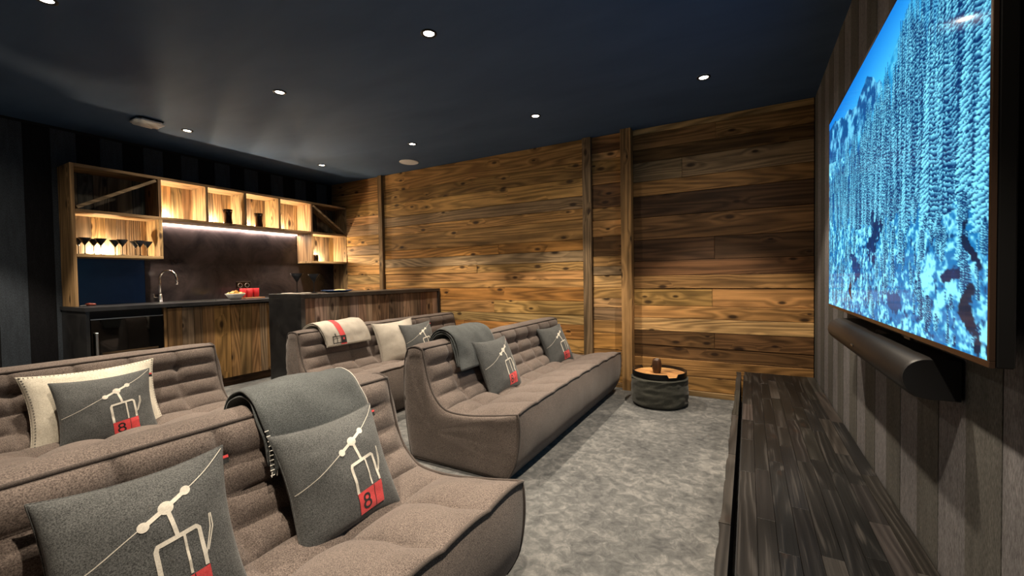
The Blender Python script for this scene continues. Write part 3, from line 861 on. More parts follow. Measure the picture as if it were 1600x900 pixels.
def screen_picture(W, Hh):
    rng = np.random.default_rng(5)
    def vnoise(w, h, fx, fy):
        gx, gy = int(fx) + 3, int(fy) + 3
        g = rng.random((gy, gx))
        x = np.linspace(0, fx, w); y = np.linspace(0, fy, h)
        xi, yi = x.astype(int), y.astype(int)
        xf, yf = x - xi, y - yi
        xf = xf * xf * (3 - 2 * xf); yf = (yf * yf * (3 - 2 * yf))[:, None]
        a = g[np.ix_(yi, xi)] * (1 - xf) + g[np.ix_(yi, xi + 1)] * xf
        b = g[np.ix_(yi + 1, xi)] * (1 - xf) + g[np.ix_(yi + 1, xi + 1)] * xf
        return a * (1 - yf) + b * yf
    def fbm(fx, fy, o=4):
        s = 0; t = 0
        for k in range(o):
            s = s + vnoise(W, Hh, fx * 2 ** k, fy * 2 ** k) * 0.6 ** k; t += 0.6 ** k
        return s / t
    u = (np.arange(W) + 0.5) / W; v = (np.arange(Hh) + 0.5) / Hh
    U, V = np.meshgrid(u, v)
    def mix(a, b, f): return a * (1 - f[..., None]) + b * f[..., None]
    c = lambda r, g, b: np.array([r, g, b], float) / 255
    img = mix(c(14, 104, 196)[None, None], c(78, 176, 236)[None, None], np.clip(V * 4.5 + U * 0.15, 0, 1))
    # far mountains
    ridge = np.interp(u, [0, 0.1, 0.2, 0.30, 0.38, 0.46, 0.50, 0.56, 0.62, 1], [0.03, 0.045, 0.085, 0.10, 0.125, 0.085, 0.10, 0.16, 0.22, 0.3]) + 0.02 * (vnoise(W, 1, 40, 1)[0] - 0.5)
    m = (V > ridge[None]).astype(float)
    nz = fbm(30, 22)
    img = mix(img, mix(c(18, 70, 128)[None, None], c(110, 176, 220)[None, None], np.clip((nz - 0.5) * 5 + 0.25, 0, 1)), m)
    # hazy near slope from the valley up to the upper edge
    hz = np.interp(u, [0, 0.5, 0.58, 0.66, 0.74, 0.80, 0.86, 1], [0.30, 0.26, 0.20, 0.14, 0.075, 0.02, -0.05, -0.1])
    m = (V > hz[None]).astype(float)
    img = mix(img, mix(c(40, 128, 186)[None, None], c(92, 176, 220)[None, None], np.clip((nz - 0.45) * 4, 0, 1)), m)
    # valley floor, snow banks
    n1, n2, n3 = fbm(26, 16), fbm(70, 44, 3), fbm(110, 100, 2)
    snow = mix(c(28, 104, 164)[None, None], c(150, 212, 240)[None, None], np.clip((n1 - 0.40) * 3.2 + (n2 - 0.5) * 3.0 + (n3 - 0.5) * 2.4, 0, 1))
    snow = mix(snow, c(10, 52, 98)[None, None] * np.ones_like(snow), np.clip((0.36 - n2) * 7, 0, 0.85))
    fl = np.interp(u, [0, 0.3, 0.6, 1], [0.22, 0.30, 0.34, 0.2])
    img = mix(img, snow, (V > fl[None]).astype(float))
    zone = np.clip((V - np.maximum(hz, ridge + 0.06)[None] - 0.02) * 40, 0, 1) * np.clip((np.interp(u, [0, 0.35, 0.6, 1], [0.52, 0.58, 0.6, 0.64])[None] - V) * 20, 0, 1)
    img = mix(img, c(10, 62, 116)[None, None] * (0.7 + 0.7 * n2[..., None]), zone * 0.9)
    # conifers, back to front
    T = []
    for k in range(460):
        tu = rng.random()
        up_ = np.interp(tu, [0, 0.3, 0.55, 0.7, 0.85, 1], [0.16, 0.22, 0.24, 0.15, 0.02, -0.05])
        lo = np.interp(tu, [0, 0.35, 0.6, 1], [0.56, 0.60, 0.62, 0.66])
        tb = up_ + (lo - up_) * rng.random() ** 0.9 + 0.05
        s = (tb - up_) / (lo - up_)
        T.append((tb, tu, np.interp(tu, [0, 0.5, 1], [0.10, 0.18, 0.36]) * (0.45 + 0.9 * s) * rng.uniform(0.75, 1.25), 0))
    for k in range(260):      # bushes and small firs on the valley floor
        tb = 0.62 + 0.38 * rng.random(); T.append((tb, rng.random(), rng.uniform(0.03, 0.09), rng.integers(0, 2)))
    for tu, tb, hh in ((0.70, 0.80, 0.22), (0.73, 0.70, 0.35), (0.83, 0.72, 0.55), (0.90, 0.66, 0.6), (0.96, 0.70, 0.62), (1.0, 0.75, 0.6), (0.62, 0.62, 0.42), (0.55, 0.6, 0.38), (0.66, 0.86, 0.2)):
        T.append((tb, tu, hh, 0))
    T.sort()
    for tb, tu, hh, kind in T:
        hw = hh * (0.080 if kind == 0 else 0.22)
        x0, x1 = int(max(0, (tu - hw) * W)), int(min(W, (tu + hw) * W + 2)); y0, y1 = int(max(0, (tb - hh) * Hh)), int(min(Hh, tb * Hh + 1))
        if x1 <= x0 or y1 <= y0: continue
        uu, vv = U[y0:y1, x0:x1], V[y0:y1, x0:x1]
        t = np.clip((vv - (tb - hh)) / hh, 0, 1)
        dx = (uu - tu) / hw
        nb = 10 + hh * 62
        bri = rng.uniform(-0.28, 0.15)
        jt = vnoise(x1 - x0, y1 - y0, max(1, (x1 - x0) / 2.0), max(1, (y1 - y0) / 3.0))
        nn = rng.random(uu.shape)
        fr = (t * nb - np.abs(dx) * 1.3 + 0.9 * jt) % 1.0
        env = np.clip(t * 1.15, 0, 1) ** 0.85
        if kind == 0:
            edge = env * (0.62 + 0.38 * (1 - fr))
            mask = (np.abs(dx) < edge).astype(float)
        else:
            edge = np.sqrt(np.clip(1 - (2 * t - 1) ** 2, 0, 1)) * (0.6 + 0.5 * jt)
            mask = (np.abs(dx) < edge * (0.7 + 0.5 * nn)).astype(float)
        lit = np.clip(1.05 - fr * 1.25 - 0.40 * dx + (nn - 0.5) * 0.25 + (jt - 0.5) * 0.5 + bri - 0.3 * (np.abs(dx) < 0.07), 0, 1)
        far = np.clip((0.40 - tb) * 2.2, 0, 0.5)
        dk, br = c(4, 40, 88), c(140, 208, 240)
        col = mix(dk[None, None], br[None, None], lit)
        col = col * (1 - far) + c(52, 140, 200) * far
        img[y0:y1, x0:x1] = mix(img[y0:y1, x0:x1], col, mask)
    # open water
    def pool(cu, cv, ru, rv, col, wob=0.5):
        d = ((U - cu - 0.02 * np.sin(V * 40)) / ru) ** 2 + ((V - cv) / rv) ** 2 + (n1 - 0.5) * wob * 2.5 + (n2 - 0.5) * 3.0
        img[:] = mix(img, col[None, None] * (0.8 + 0.5 * n2[..., None]), np.clip((1 - d) * 4, 0, 1))
    pool(0.53, 0.70, 0.042, 0.10, c(8, 40, 84)); pool(0.36, 0.80, 0.035, 0.06, c(12, 50, 100)); pool(0.33, 0.90, 0.012, 0.05, c(48, 20, 40))
    pool(0.955, 0.78, 0.010, 0.06, c(14, 30, 58)); pool(0.962, 0.92, 0.018, 0.08, c(20, 32, 56)); pool(0.88, 0.84, 0.03, 0.015, c(16, 38, 76)); pool(0.68, 0.92, 0.05, 0.025, c(14, 66, 116))
    img = img * np.array([0.86, 1.03, 1.0])
    return np.clip(img, 0, 1)
SWID, SHEI = 300, 400
pic = screen_picture(SWID, SHEI)
lin = np.where(pic <= 0.04045, pic / 12.92, ((pic + 0.055) / 1.055) ** 2.4)
ys = np.linspace(ty1 - bz, ty0 + bz, SWID); zs = np.linspace(tz1 - bz, tz0 + bz + 0.004, SHEI)
YY, ZZ = np.meshgrid(ys, zs)
vco = np.stack([np.full_like(YY, tx + 0.0005), YY, ZZ], -1).reshape(-1, 3)
ii = np.arange(SHEI * SWID).reshape(SHEI, SWID)
fc = np.stack([ii[:-1, :-1], ii[1:, :-1], ii[1:, 1:], ii[:-1, 1:]], -1).reshape(-1, 4)
me = bpy.data.meshes.new('screen')
me.vertices.add(len(vco)); me.vertices.foreach_set('co', vco.astype(np.float32).ravel())
me.loops.add(fc.size); me.loops.foreach_set('vertex_index', fc.astype(np.int32).ravel())
me.polygons.add(len(fc)); me.polygons.foreach_set('loop_start', np.arange(0, fc.size, 4, dtype=np.int32))
me.update(calc_edges=True)
at = me.color_attributes.new('picture', 'FLOAT_COLOR', 'POINT')
at.data.foreach_set('color', np.concatenate([lin.reshape(-1, 3), np.ones((len(vco), 1))], 1).astype(np.float32).ravel())
w = N('television_picture')
an = w.t.nodes.new('ShaderNodeAttribute'); an.attribute_name = 'picture'
w.l(an.outputs['Color'], w.b.inputs['Emission Color']); w.b.inputs['Emission Strength'].default_value = SCREEN
w.set((0.005, 0.005, 0.006), 0.06, 0, 0.08)
scr = obj('screen', me, w.m, tv)

# ------------------------------------------------------------------ soundbar
sb = empty('soundbar', (0.41, 2.02, 0.78), 'long black cloth soundbar with rounded front on the wall below the television', 'soundbar')
sec = []
for k in range(15):
    a = math.pi / 2 + math.pi * k / 14
    sec.append((0.400 + 0.056 * math.cos(a), 0.825 + 0.054 * math.sin(a)))
sec = [(XR - 0.004, 0.879)] + sec + [(XR - 0.004, 0.771)]
bm = BM()
ring = [[Vector((x, y, z)) for (x, z) in sec + [sec[0]]] for y in (1.448, 1.456, 2.58, 2.588)]
cx_, cz_ = 0.42, 0.825
for idx in (0, 3): ring[idx] = [Vector((cx_ + (p.x - cx_) * 0.93, p.y, cz_ + (p.z - cz_) * 0.93)) for p in ring[idx]]
V_ = grid(bm, ring)
obj('cloth_body', bm, M['speaker_cloth'], sb, True)
for yy in (1.448, 2.588):
    bm = BM()
    d = 0.004
    f0 = [bm.verts.new((cx_ + (x - cx_) * 0.93, yy, cz_ + (z - cz_) * 0.93)) for x, z in sec]
    f1 = [bm.verts.new((cx_ + (x - cx_) * 0.93, yy + (d if yy > 2 else -d), cz_ + (z - cz_) * 0.93)) for x, z in sec]
    bm.faces.new(f0); bm.faces.new(f1[::-1])
    for k in range(len(f0)): bm.faces.new((f0[k], f0[(k + 1) % len(f0)], f1[(k + 1) % len(f0)], f1[k]))
    bmesh.ops.recalc_face_normals(bm, faces=bm.faces)
    obj('end_cap', bm, M['black'], sb)
obj('badge', bx(0.3415, 0.3455, 2.0, 2.035, 0.822, 0.828), M['steel'], sb)
obj('touch_panel', bx(0.40, 0.44, 1.95, 2.09, 0.8785, 0.880), M['black_gloss'], sb)

# ------------------------------------------------------------------ bar: base units, worktop
wt, wth = 0.905, 0.032
wx = -4.74
fr = -4.79        # front plane of the base units
wk = obj('worktop', BM(), M['black_stone'])
bm = BM()
sx0, sx1, sy0, sy1 = -5.16, -4.86, 2.02, 2.46
for a in ((XL + 0.002, wx, 1.29, sy0), (XL + 0.002, wx, sy1, 4.12), (XL + 0.002, sx0, sy0, sy1), (sx1, wx, sy0, sy1)):
    box(bm, *a, wt - wth, wt)
bmesh.ops.remove_doubles(bm, verts=bm.verts, dist=1e-5)
bm.to_mesh(wk.data); bm.free()
tag(wk, 'long black stone worktop of the wall bar', 'worktop')
sk = empty('sink', (-5.01, 2.24, wt - 0.16), 'inset stainless steel sink in the black worktop', 'sink')
bm = BM()
e = 0.002
grid(bm, [[(sx0 + e, sy0 + e, wt), (sx0 + e, sy0 + e, wt - 0.15)], [(sx1 - e, sy0 + e, wt), (sx1 - e, sy0 + e, wt - 0.15)], [(sx1 - e, sy1 - e, wt), (sx1 - e, sy1 - e, wt - 0.15)], [(sx0 + e, sy1 - e, wt), (sx0 + e, sy1 - e, wt - 0.15)], [(sx0 + e, sy0 + e, wt), (sx0 + e, sy0 + e, wt - 0.15)]])
box(bm, sx0 + e, sx1 - e, sy0 + e, sy1 - e, wt - 0.154, wt - 0.15)
obj('basin', bm, M['steel'], sk)
bm = BM()
for a in ((sx0 - 0.012, sx0 + e, sy0 - 0.012, sy1 + 0.012), (sx1 - e, sx1 + 0.012, sy0 - 0.012, sy1 + 0.012), (sx0 + e, sx1 - e, sy0 - 0.012, sy0 + e), (sx0 + e, sx1 - e, sy1 - e, sy1 + 0.012)):
    box(bm, *a, wt + 0.0003, wt + 0.003)
obj('rim', bm, M['steel'], sk)

fa = empty('tap', (-5.22, 1.98, wt), 'tall gooseneck chrome tap behind the sink', 'tap')
tb0 = Vector((-5.22, 1.98, wt))
obj('base', lathe(BM(), [(0.026, 0.0), (0.026, 0.006), (0.018, 0.010), (0.017, 0.075), (0.013, 0.082)], tb0, 20), M['chrome'], fa, True)
dirv = Vector((0.86, 0.5, 0)).normalized()
pts = [tb0 + Vector((0, 0, 0.08)), tb0 + Vector((0, 0, 0.2))]
for k in range(13):
    a = math.pi - math.pi * k / 12
    pts.append(tb0 + Vector((0, 0, 0.235)) + dirv * (0.085 + 0.085 * math.cos(a)) + Vector((0, 0, 0.085 * math.sin(a))))
pts.append(pts[-1] + Vector((0, 0, -0.035)))
obj('spout', tube(BM(), pts, 0.0105, 10), M['chrome'], fa, True)
obj('nozzle', tube(BM(), [pts[-1], pts[-1] + Vector((0, 0, -0.02))], 0.013, 10), M['chrome'], fa, True)
obj('lever', tube(BM(), [tb0 + Vector((0, -0.016, 0.05)), tb0 + Vector((0, -0.05, 0.055)), tb0 + Vector((0.01, -0.055, 0.09))], 0.006, 8), M['chrome'], fa, True)

# end gable and wine cooler
gb = obj('end_gable', bx(XL + 0.002, fr + 0.02, 1.30, 1.325, 0.0, wt - wth, 0.001), M['black_panel'])
tag(gb, 'black end panel closing the wall bar beside the striped wall', 'panel')
wc = empty('wine_cooler', (-5.05, 1.58, 0), 'built-in black wine cooler with glass door and steel handle', 'wine cooler')
obj('cabinet', bx(XL + 0.01, fr - 0.03, 1.327, 1.835, 0.0, wt - wth - 0.002), M['black'], wc)
dr = obj('door', bx(fr - 0.03, fr + 0.004, 1.333, 1.832, 0.10, 0.805, 0.002), M['black_gloss'], wc)
obj('steel_strip', bx(fr + 0.004, fr + 0.007, 1.333, 1.832, 0.797, 0.805), M['steel'], dr)
obj('handle', bx(fr + 0.022, fr + 0.034, 1.352, 1.372, 0.20, 0.69, 0.003), M['steel'], dr)
for z in (0.22, 0.66): obj('handle_bracket', bx(fr + 0.003, fr + 0.022, 1.356, 1.368, z, z + 0.02), M['steel'], dr)
for z in (0.28, 0.42, 0.50): obj('shelf_front', bx(fr + 0.0042, fr + 0.0052, 1.40, 1.79, z, z + 0.016), M['wood_y'], dr, color=(0.10, 0.065, 0.035))
obj('kick_plate', bx(fr - 0.06, fr - 0.03, 1.33, 1.83, 0.0, 0.095), M['black'], wc)

# wooden base cabinet with upright boards
cb = empty('base_cabinet', (-5.05, 2.9, 0), 'wooden base cabinet of upright reclaimed boards below the sink', 'cabinet')
obj('carcass', bx(XL + 0.01, fr - 0.022, 1.838, 4.11, 0.09, 0.62), M['black'], cb)
obj('side_board', bx(XL + 0.01, fr + 0.004, 1.838, 1.862, 0.09, wt - wth - 0.002, 0.001), M['wood_z'], cb, color=(0.36, 0.21, 0.09))
obj('plinth', bx(XL + 0.02, fr - 0.03, 1.85, 4.11, 0.0, 0.088), M['wood_y'], cb, color=(0.055, 0.028, 0.014))
BT = [(0.34, 0.20, 0.085), (0.24, 0.15, 0.07), (0.30, 0.18, 0.075), (0.17, 0.115, 0.062), (0.38, 0.23, 0.09), (0.26, 0.19, 0.115), (0.32, 0.17, 0.06)]
def boards_y(parent, x0, x1, ya, yb, z0, z1, wmin, wmax, tones, mat='wood_z', name='board'):
    y = ya
    while y < yb - 1e-4:
        b = min(y + R.uniform(wmin, wmax), yb)
        if yb - b < wmin * 0.5: b = yb
        s = 1 if x1 > x0 else -1
        xs = sorted((x0, x1 + s * R.uniform(0, 0.003)))
        obj(name, bx(xs[0], xs[1], y + 0.0008, b - 0.0008, z0, z1, 0.0015), M[mat], parent, color=jit(R.choice(tones), 0.15))
        y = b
for (ya, yb) in ((1.866, 2.42), (2.424, 2.98), (2.984, 3.54), (3.544, 4.10)):
    d = obj('door', bx(fr - 0.021, fr - 0.010, ya, yb, 0.092, wt - wth - 0.014), M['black'], cb)
    boards_y(d, fr - 0.010, fr + 0.002, ya, yb, 0.092, wt - wth - 0.014, 0.07, 0.13, BT)
    obj('pull', bx(fr + 0.002, fr + 0.010, yb - 0.075, yb - 0.025, wt - wth - 0.020, wt - wth - 0.015), M['steel'], d)

# splashback
sp = obj('splashback', bx(XL + 0.001, XL + 0.010, 1.902, 4.125, wt + 0.0005, 1.78), M['splash'])
tag(sp, 'glossy dark metal splashback panel behind the sink', 'splashback')
sp2 = obj('tv_blue_splashback', bx(XL + 0.001, XL + 0.010, 1.334, 1.900, wt + 0.0005, 1.78), M['splash_tv_blue'])  # separate piece, tinted to imitate the screen mirrored in it
tag(sp2, 'splashback panel with blue television reflection painted in, under the shelf of martini glasses', 'splashback')
so = empty('power_socket', (XL + 0.012, 2.86, 1.03), 'double black power socket on the splashback above red glasses', 'socket')
obj('plate', bx(XL + 0.0102, XL + 0.020, 2.77, 2.93, 1.02, 1.10, 0.002), M['black_gloss'], so)
for yy in (2.81, 2.89):
    bm = tube(BM(), [(XL + 0.0205, yy + 0.024 * math.cos(a), 1.06 + 0.024 * math.sin(a)) for a in [2 * math.pi * k / 24 for k in range(24)]], 0.002, 5, True)
    obj('outlet', bm, M['steel'], so)
obj('plate_edge', bx(XL + 0.0102, XL + 0.021, 2.77, 2.93, 1.1002, 1.104), M['steel'], so)

# ------------------------------------------------------------------ wall shelf
FX, BX_, TH = -5.03, XL + 0.011, 0.026
Y = [1.332, 1.935, 2.347, 2.741, 3.146, 3.579, 4.125]
Z0, Z1, Z2 = 1.350, 1.738, 2.141
sh = empty('wall_shelf', (-5.18, 2.73, Z0), 'reclaimed-wood wall shelf of lit open boxes above the bar', 'shelf')
ST = (0.30, 0.19, 0.095)
obj('end_panel', bx(BX_, FX, Y[0] - TH, Y[0], wt + 0.0005, Z2, 0.002), M['wood_z'], sh, color=(0.30, 0.185, 0.085))
obj('end_panel', bx(BX_, FX, Y[6] - 0.002, Y[6] + 0.012, wt + 0.0005, Z2, 0.002), M['wood_z'], sh, color=(0.26, 0.165, 0.08))
obj('top_board', bx(BX_, FX, Y[0], Y[6] - 0.003, Z2 - TH, Z2, 0.002), M['wood_y'], sh, color=ST)
obj('shelf_board', bx(BX_, FX, Y[0] + 0.0005, Y[6] - 0.0025, Z1 - TH * 0.5, Z1 + TH * 0.5, 0.002), M['wood_y'], sh, color=ST)
obj('shelf_board', bx(BX_, FX, Y[0] + 0.0005, Y[1] + TH / 2, Z0 - TH / 2, Z0 + TH / 2, 0.002), M['wood_y'], sh, color=(0.38, 0.25, 0.12))
obj('shelf_board', bx(BX_, FX, Y[5] - TH / 2, Y[6] - 0.0025, Z0 - TH / 2, Z0 + TH / 2, 0.002), M['wood_y'], sh, color=(0.38, 0.25, 0.12))
for k in range(1, 6):
    obj('divider', bx(BX_, FX - 0.001, Y[k] - TH / 2, Y[k] + TH / 2, Z1 + TH / 2 + 0.0005, Z2 - TH - 0.0005, 0.0015), M['wood_z'], sh, color=jit(ST))
for k in (1, 5):
    obj('divider', bx(BX_, FX - 0.001, Y[k] - TH / 2, Y[k] + TH / 2, Z0 + TH / 2 + 0.0005, Z1 - TH / 2 - 0.0005, 0.0015), M['wood_z'], sh, color=jit((0.36, 0.23, 0.11)))
SB = [(0.36, 0.25, 0.14), (0.42, 0.29, 0.15), (0.30, 0.22, 0.14), (0.25, 0.185, 0.12), (0.40, 0.26, 0.12)]
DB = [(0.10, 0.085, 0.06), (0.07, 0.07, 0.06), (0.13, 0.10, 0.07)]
for k in range(1, 5):
    boards_y(sh, BX_ - 0.0005, BX_ + 0.010, Y[k] + TH / 2, Y[k + 1] - TH / 2, Z1 + TH / 2, Z2 - TH, 0.06, 0.13, SB, name='back_board')
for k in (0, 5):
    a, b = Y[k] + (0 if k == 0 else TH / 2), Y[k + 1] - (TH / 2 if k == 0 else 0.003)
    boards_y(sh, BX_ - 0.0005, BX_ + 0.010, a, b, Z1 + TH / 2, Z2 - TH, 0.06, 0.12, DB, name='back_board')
    boards_y(sh, BX_ - 0.0005, BX_ + 0.010, a, b, Z0 + TH / 2, Z1 - TH / 2, 0.06, 0.12, SB, name='back_board')
def brace(y0, z0, y1, z1):
    d = Vector((0, y1 - y0, z1 - z0)).normalized(); nn = Vector((0, -d.z, d.y)) * 0.013
    bm = BM()
    A = Vector((0, y0, z0)); B = Vector((0, y1, z1))
    vs = [bm.verts.new(q + Vector((x, 0, 0))) for x in (FX - 0.135, FX - 0.004) for q in (A - nn, B - nn, B + nn, A + nn)]
    for f in ((0, 1, 2, 3), (7, 6, 5, 4), (0, 4, 5, 1), (1, 5, 6, 2), (2, 6, 7, 3), (3, 7, 4, 0)): bm.faces.new([vs[i] for i in f])
    bmesh.ops.recalc_face_normals(bm, faces=bm.faces)
    obj('diagonal_brace', bm, M['wood_y'], sh, color=(0.27, 0.19, 0.11))
brace(Y[0] + 0.014, Z1 + TH / 2 + 0.016, Y[1] - TH / 2 - 0.014, Z2 - TH - 0.016)
brace(Y[5] + TH / 2 + 0.014, Z2 - TH - 0.016, Y[6] - 0.018, Z1 + TH / 2 + 0.016)
st = obj('led_strip', bx(XL + 0.013, XL + 0.028, Y[1] + 0.02, Y[5] - 0.02, Z1 - TH / 2 - 0.011, Z1 - TH / 2 - 0.001), M['led'], sh)
ld = bpy.data.lights.new('led_strip_light', 'AREA'); ld.shape = 'RECTANGLE'; ld.size = 0.012; ld.size_y = Y[5] - Y[1] - 0.06; ld.energy = STRIP_W; ld.color = (1.0, 0.84, 0.70)
lo = bpy.data.objects.new('led_strip_light', ld); COL.objects.link(lo); lo.location = (XL + 0.0205, (Y[1] + Y[5]) / 2, Z1 - TH / 2 - 0.013)

def puck(y, z, power):
    o = obj('puck_light', lathe(BM(), [(0.016, 0), (0.016, 0.004), (0.012, 0.005)], (BX_ + 0.045, y, z), 16), M['puck'], sh, True)
    d = bpy.data.lights.new('puck_glow', 'POINT'); d.energy = power; d.color = (1.0, 0.80, 0.54); d.shadow_soft_size = 0.012
    q = bpy.data.objects.new('puck_glow', d); COL.objects.link(q); q.location = (BX_ + 0.045, y, z + 0.022)
for k in range(1, 5): puck(Y[k] + 0.11, Z1 + TH / 2 + 0.0005, PUCK_W)
puck(1.575, Z0 + TH / 2 + 0.0005, PUCK_W * 0.8)
puck(3.80, Z0 + TH / 2 + 0.0005, PUCK_W)

# ------------------------------------------------------------------ things on the shelf, the worktop and the island
def martini(x, y, z, label, group, s=1.0):
    prof = [(0.0005, 0.0), (0.034, 0.001), (0.034, 0.003), (0.006, 0.008), (0.0035, 0.02), (0.0035, 0.088), (0.006, 0.094), (0.050, 0.165), (0.0485, 0.165), (0.004, 0.098), (0.0005, 0.097)]
    o = obj('martini_glass', lathe(BM(), [(r * s, q * s) for r, q in prof], (x, y, z), 24, False), M['smoke_glass'], smooth=True)
    tag(o, label, 'glass', group)
zz = Z0 + TH / 2 + 0.001
ORD = ['first', 'second', 'third', 'fourth', 'fifth', 'sixth', 'seventh', 'eighth', 'ninth']
for i, (x, y) in enumerate(((-5.19, 1.385), (-5.09, 1.40), (-5.20, 1.49), (-5.09, 1.505), (-5.19, 1.635), (-5.09, 1.655), (-5.20, 1.79), (-5.09, 1.785), (-5.15, 1.865))):
    martini(x, y, zz, '%s smoked martini glass counted from the end panel on the lit lower shelf' % ORD[i], 'martini glasses on the shelf', 0.88)
zi = 0.985
martini(-3.60, 2.395, zi + 0.0005, 'smoked martini glass on the bar island, farther from the blue plate', 'martini glasses on the island', 1.08)
martini(-3.57, 2.545, zi + 0.0005, 'smoked martini glass on the bar island, right beside the blue plate', 'martini glasses on the island', 1.08)

def vase(y, label):
    r0 = empty('waisted_vase', (-5.13, y, Z1 + TH / 2), label, 'vase', 'bronze vases on the shelf')
    prof = [(0.036, 0.0), (0.046, 0.002), (0.0455, 0.02), (0.039, 0.075), (0.041, 0.12), (0.049, 0.165), (0.047, 0.165), (0.037, 0.12), (0.035, 0.07), (0.038, 0.012), (0.001, 0.01)]
    obj('body', lathe(BM(), prof, (-5.13, y, Z1 + TH / 2 + 0.001), 32), M['dark_vase'], r0, True)
    obj('rim', tube(BM(), [(-5.13 + 0.048 * math.cos(a), y + 0.048 * math.sin(a), Z1 + TH / 2 + 0.166) for a in [2 * math.pi * k / 32 for k in range(32)]], 0.0018, 5, True), M['dark_vase'], r0, True)
vase(2.60, 'dark waisted metal vase in the second lit shelf box')
vase(2.945, 'dark waisted metal vase in the third lit shelf box')
j = obj('small_jar', lathe(BM(), [(0.030, 0), (0.036, 0.003), (0.038, 0.05), (0.034, 0.085), (0.028, 0.088), (0.027, 0.06), (0.001, 0.02)], (-5.11, 3.68, zz), 24), M['dark_vase'], smooth=True)
tag(j, 'small dark jar on the lit lower shelf by the wooden wall', 'jar')

# bowl of crisps
bw = empty('snack_bowl', (-4.97, 2.57, wt), 'white flared bowl filled with crisps on the worktop', 'bowl')
obj('bowl', lathe(BM(), [(0.045, 0), (0.05, 0.003), (0.095, 0.058), (0.098, 0.066), (0.093, 0.066), (0.05, 0.012), (0.001, 0.01)], (-4.97, 2.57, wt + 0.0005), 32), M['porcelain'], bw, True)
bm = BM()
for k in range(70):
    a, rr = R.uniform(0, 6.28), 0.075 * math.sqrt(R.random())
    c = Vector((-4.97 + rr * math.cos(a), 2.57 + rr * math.sin(a), wt + 0.055 + 0.03 * (1 - rr / 0.075) + R.uniform(0, 0.012)))
    e1 = Vector((R.uniform(-1, 1), R.uniform(-1, 1), R.uniform(-0.6, 0.6))).normalized() * 0.018
    e2 = e1.cross(Vector((R.uniform(-1, 1), R.uniform(-1, 1), 1))).normalized() * 0.014
    nn = e1.cross(e2).normalized() * 0.004
    grid(bm, [[c - e1 - e2 + nn, c - e1 + e2 + nn], [c - e2 - nn, c + e2 - nn], [c + e1 - e2 + nn, c + e1 + e2 + nn]])
cr_ = obj('crisps', bm, M['crisps'], bw)
cr_['kind'] = 'stuff'
# red glasses on a board
bd = obj('serving_board', bx(-5.16, -5.00, 2.70, 2.92, wt + 0.0005, wt + 0.014, 0.003), M['wood_y'], color=(0.34, 0.16, 0.07))
tag(bd, 'small wooden serving board under the red glasses', 'board')
RG = [(-5.125, 2.735, 'behind the bowl'), (-5.125, 2.81, 'in the middle'), (-5.125, 2.885, 'farthest from the bowl')]
for x, y, t in RG:
    g = obj('red_glass', lathe(BM(), [(0.028, 0), (0.032, 0.003), (0.034, 0.105), (0.0315, 0.105), (0.029, 0.012), (0.001, 0.010)], (x, y, wt + 0.0145), 24), M['red_glass'], smooth=True)
    tag(g, 'tall red glass on the serving board, the one %s' % t, 'glass', 'red glasses on the serving board')
# small red-brown stopper tray at the end of the worktop
bt = empty('corkscrew', (-5.1, 1.40, wt), 'small red-brown wooden corkscrew lying at the worktop end', 'corkscrew')
obj('handle', tube(BM(), [(-5.12, 1.40, wt + 0.014), (-5.10, 1.415, wt + 0.016), (-5.06, 1.445, wt + 0.014)], [0.010, 0.014, 0.010], 10), M['red_brown'], bt, True)
obj('shaft', tube(BM(), [(-5.10, 1.415, wt + 0.012), (-5.11, 1.36, wt + 0.006)], 0.003, 6), M['steel'], bt)

# ------------------------------------------------------------------ bar island
ix0, ix1, iy0, iy1 = -3.80, -3.335, 2.25, 4.115
isl = empty('bar_island', (-3.57, 3.2, 0), 'bar island with black frame and upright reclaimed boards behind a sofa', 'bar')
obj('top_slab', bx(ix0, ix1, iy0, iy1, zi - 0.036, zi, 0.001), M['black_panel'], isl)
obj('end_slab', bx(ix0, ix1, iy0, iy0 + 0.04, 0.0, zi - 0.0365, 0.001), M['black_panel'], isl)
obj('end_slab', bx(ix0, ix1, iy1 - 0.03, iy1, 0.0, zi - 0.0365, 0.001), M['black_panel'], isl)
obj('core', bx(ix0 + 0.05, ix1 - 0.035, iy0 + 0.0405, iy1 - 0.0305, 0.0, zi - 0.037), M['black'], isl)
IT = [(0.22, 0.135, 0.085), (0.17, 0.10, 0.062), (0.26, 0.17, 0.11), (0.13, 0.085, 0.055), (0.19, 0.14, 0.105), (0.10, 0.06, 0.04)]
boards_y(isl, ix1 - 0.034, ix1 - 0.020, iy0 + 0.041, iy1 - 0.031, 0.002, zi - 0.038, 0.07, 0.135, IT)
pm = obj('round_placemat', lathe(BM(), [(0.12, 0), (0.126, 0.002), (0.126, 0.004), (0.118, 0.006)], (-3.62, 2.40, zi + 0.0004), 40), M['cream_grey'], smooth=False)
pm.location = (0, 0, 0)
tag(pm, 'pale round placemat at the end of the bar island', 'placemat')
for o in list(bpy.data.objects):
    if o.name.startswith('martini_glass') and 'farther' in o.get('label', ''): o.location.z += 0.0065
bp_ = obj('blue_plate', lathe(BM(), [(0.09, 0), (0.10, 0.002), (0.15, 0.016), (0.152, 0.020), (0.147, 0.020), (0.098, 0.007), (0.001, 0.006)], (-3.57, 2.80, zi + 0.0005), 48), M['blue_plate'], smooth=True)
tag(bp_, 'wide shallow blue plate on the bar island', 'plate')
fd = obj('bread_slice', lathe(BM(), [(0.03, 0), (0.05, 0.004), (0.05, 0.012), (0.03, 0.018), (0.001, 0.019)], (-3.58, 2.84, zi + 0.0075), 18, True, lambda a, z: 0.008 * math.sin(2 * a)), M['crisps'], smooth=True)
tag(fd, 'golden snack lying on the blue plate', 'snack')

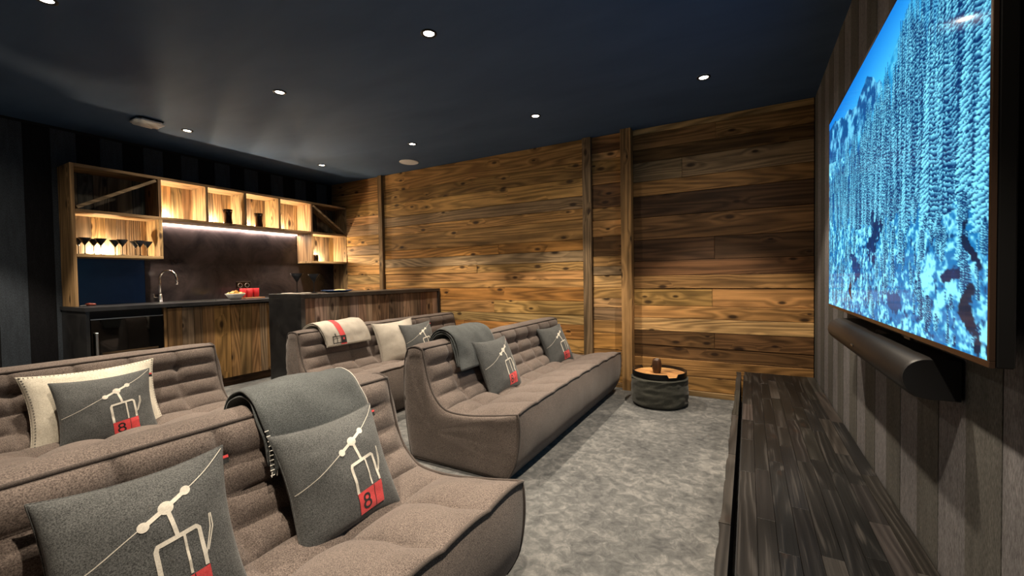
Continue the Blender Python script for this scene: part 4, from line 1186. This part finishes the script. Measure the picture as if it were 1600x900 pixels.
# ------------------------------------------------------------------ ceiling fittings
def downlight(x, y, label, group='recessed ceiling downlights', beam=1.0):
    r0 = empty('downlight', (x, y, H), label, 'downlight', group)
    prof = [(0.030, -0.001), (0.033, -0.006), (0.044, -0.005), (0.046, -0.0005)]
    bm = lathe(BM(), prof, (x, y, H), 32, False)
    obj('trim_ring', bm, M['black_metal'], r0, True)
    obj('lens', lathe(BM(), [(0.001, -0.0015), (0.031, -0.0015), (0.031, -0.0005), (0.001, -0.0005)], (x, y, H), 32, False), M['lens'], r0)
    for nm, ang, bl, e in (('beam', 77, 0.30, BEAM_W * beam), ('spill', 150, 1.0, SPILL_W * beam)):
        d = bpy.data.lights.new('downlight_' + nm, 'SPOT')
        d.energy = e; d.color = WARM; d.spot_size = math.radians(ang); d.spot_blend = bl; d.shadow_soft_size = 0.03
        q = bpy.data.objects.new('downlight_' + nm, d); COL.objects.link(q); q.location = (x, y, H - 0.010)
downlight(-0.272, 3.305, 'lit recessed downlight nearest the television and the wooden wall')
downlight(-1.605, 3.32, 'lit recessed downlight above the far end of the sofa before the pouf')
downlight(-3.025, 3.33, 'lit recessed downlight beside the round white ceiling speaker')
downlight(-4.495, 3.355, 'lit recessed downlight near the far end of the shelf, close to the wooden wall')
downlight(-1.585, 1.90, 'largest lit recessed downlight, in the blue part of the ceiling')
downlight(-3.022, 1.915, 'lit recessed downlight in the middle of the grey ceiling')
downlight(-4.498, 1.955, 'lit recessed downlight beside the square white ceiling panel')
downlight(-3.005, 0.72, 'lit recessed downlight cut by the upper picture edge')
for x, y, t in ((-0.272, 1.90, 'beside the television'), (-1.6, 0.55, 'above the closest sofa'), (-0.272, 0.50, 'above the camera'), (-4.5, 0.55, 'above the striped wall end')):
    downlight(x, y, 'lit recessed downlight outside the picture, the one ' + t)

spk = empty('ceiling_speaker', (-3.524, 3.815, H), 'round white speaker grille in the ceiling by the wooden wall', 'speaker')
obj('frame', lathe(BM(), [(0.112, -0.0005), (0.112, -0.006), (0.104, -0.008), (0.102, -0.004)], (-3.524, 3.815, H), 48, False), M['white'], spk, True)
obj('grille', lathe(BM(), [(0.001, -0.0065), (0.09, -0.006), (0.1025, -0.004), (0.1025, -0.001)], (-3.524, 3.815, H), 48, False), M['white'], spk, True)
pn = empty('ceiling_panel_light', (-4.511, 1.66, H), 'square white panel with rounded corners and black base on the ceiling', 'ceiling panel')
obj('base', bx(-4.60, -4.425, 1.575, 1.75, H - 0.016, H - 0.0005, 0.006), M['black_metal'], pn)
bm = bx(-4.612, -4.412, 1.563, 1.763, H - 0.034, H - 0.0165)
bmesh.ops.bevel(bm, geom=[e for e in bm.edges if abs(e.verts[0].co.z - e.verts[1].co.z) > 0.01], offset=0.03, segments=5, affect='EDGES')
bmesh.ops.bevel(bm, geom=[e for e in bm.edges if min(v.co.z for v in e.verts) < H - 0.033 and max(v.co.z for v in e.verts) < H - 0.033], offset=0.005, segments=2, affect='EDGES')
obj('cover', bm, M['white'], pn, True)
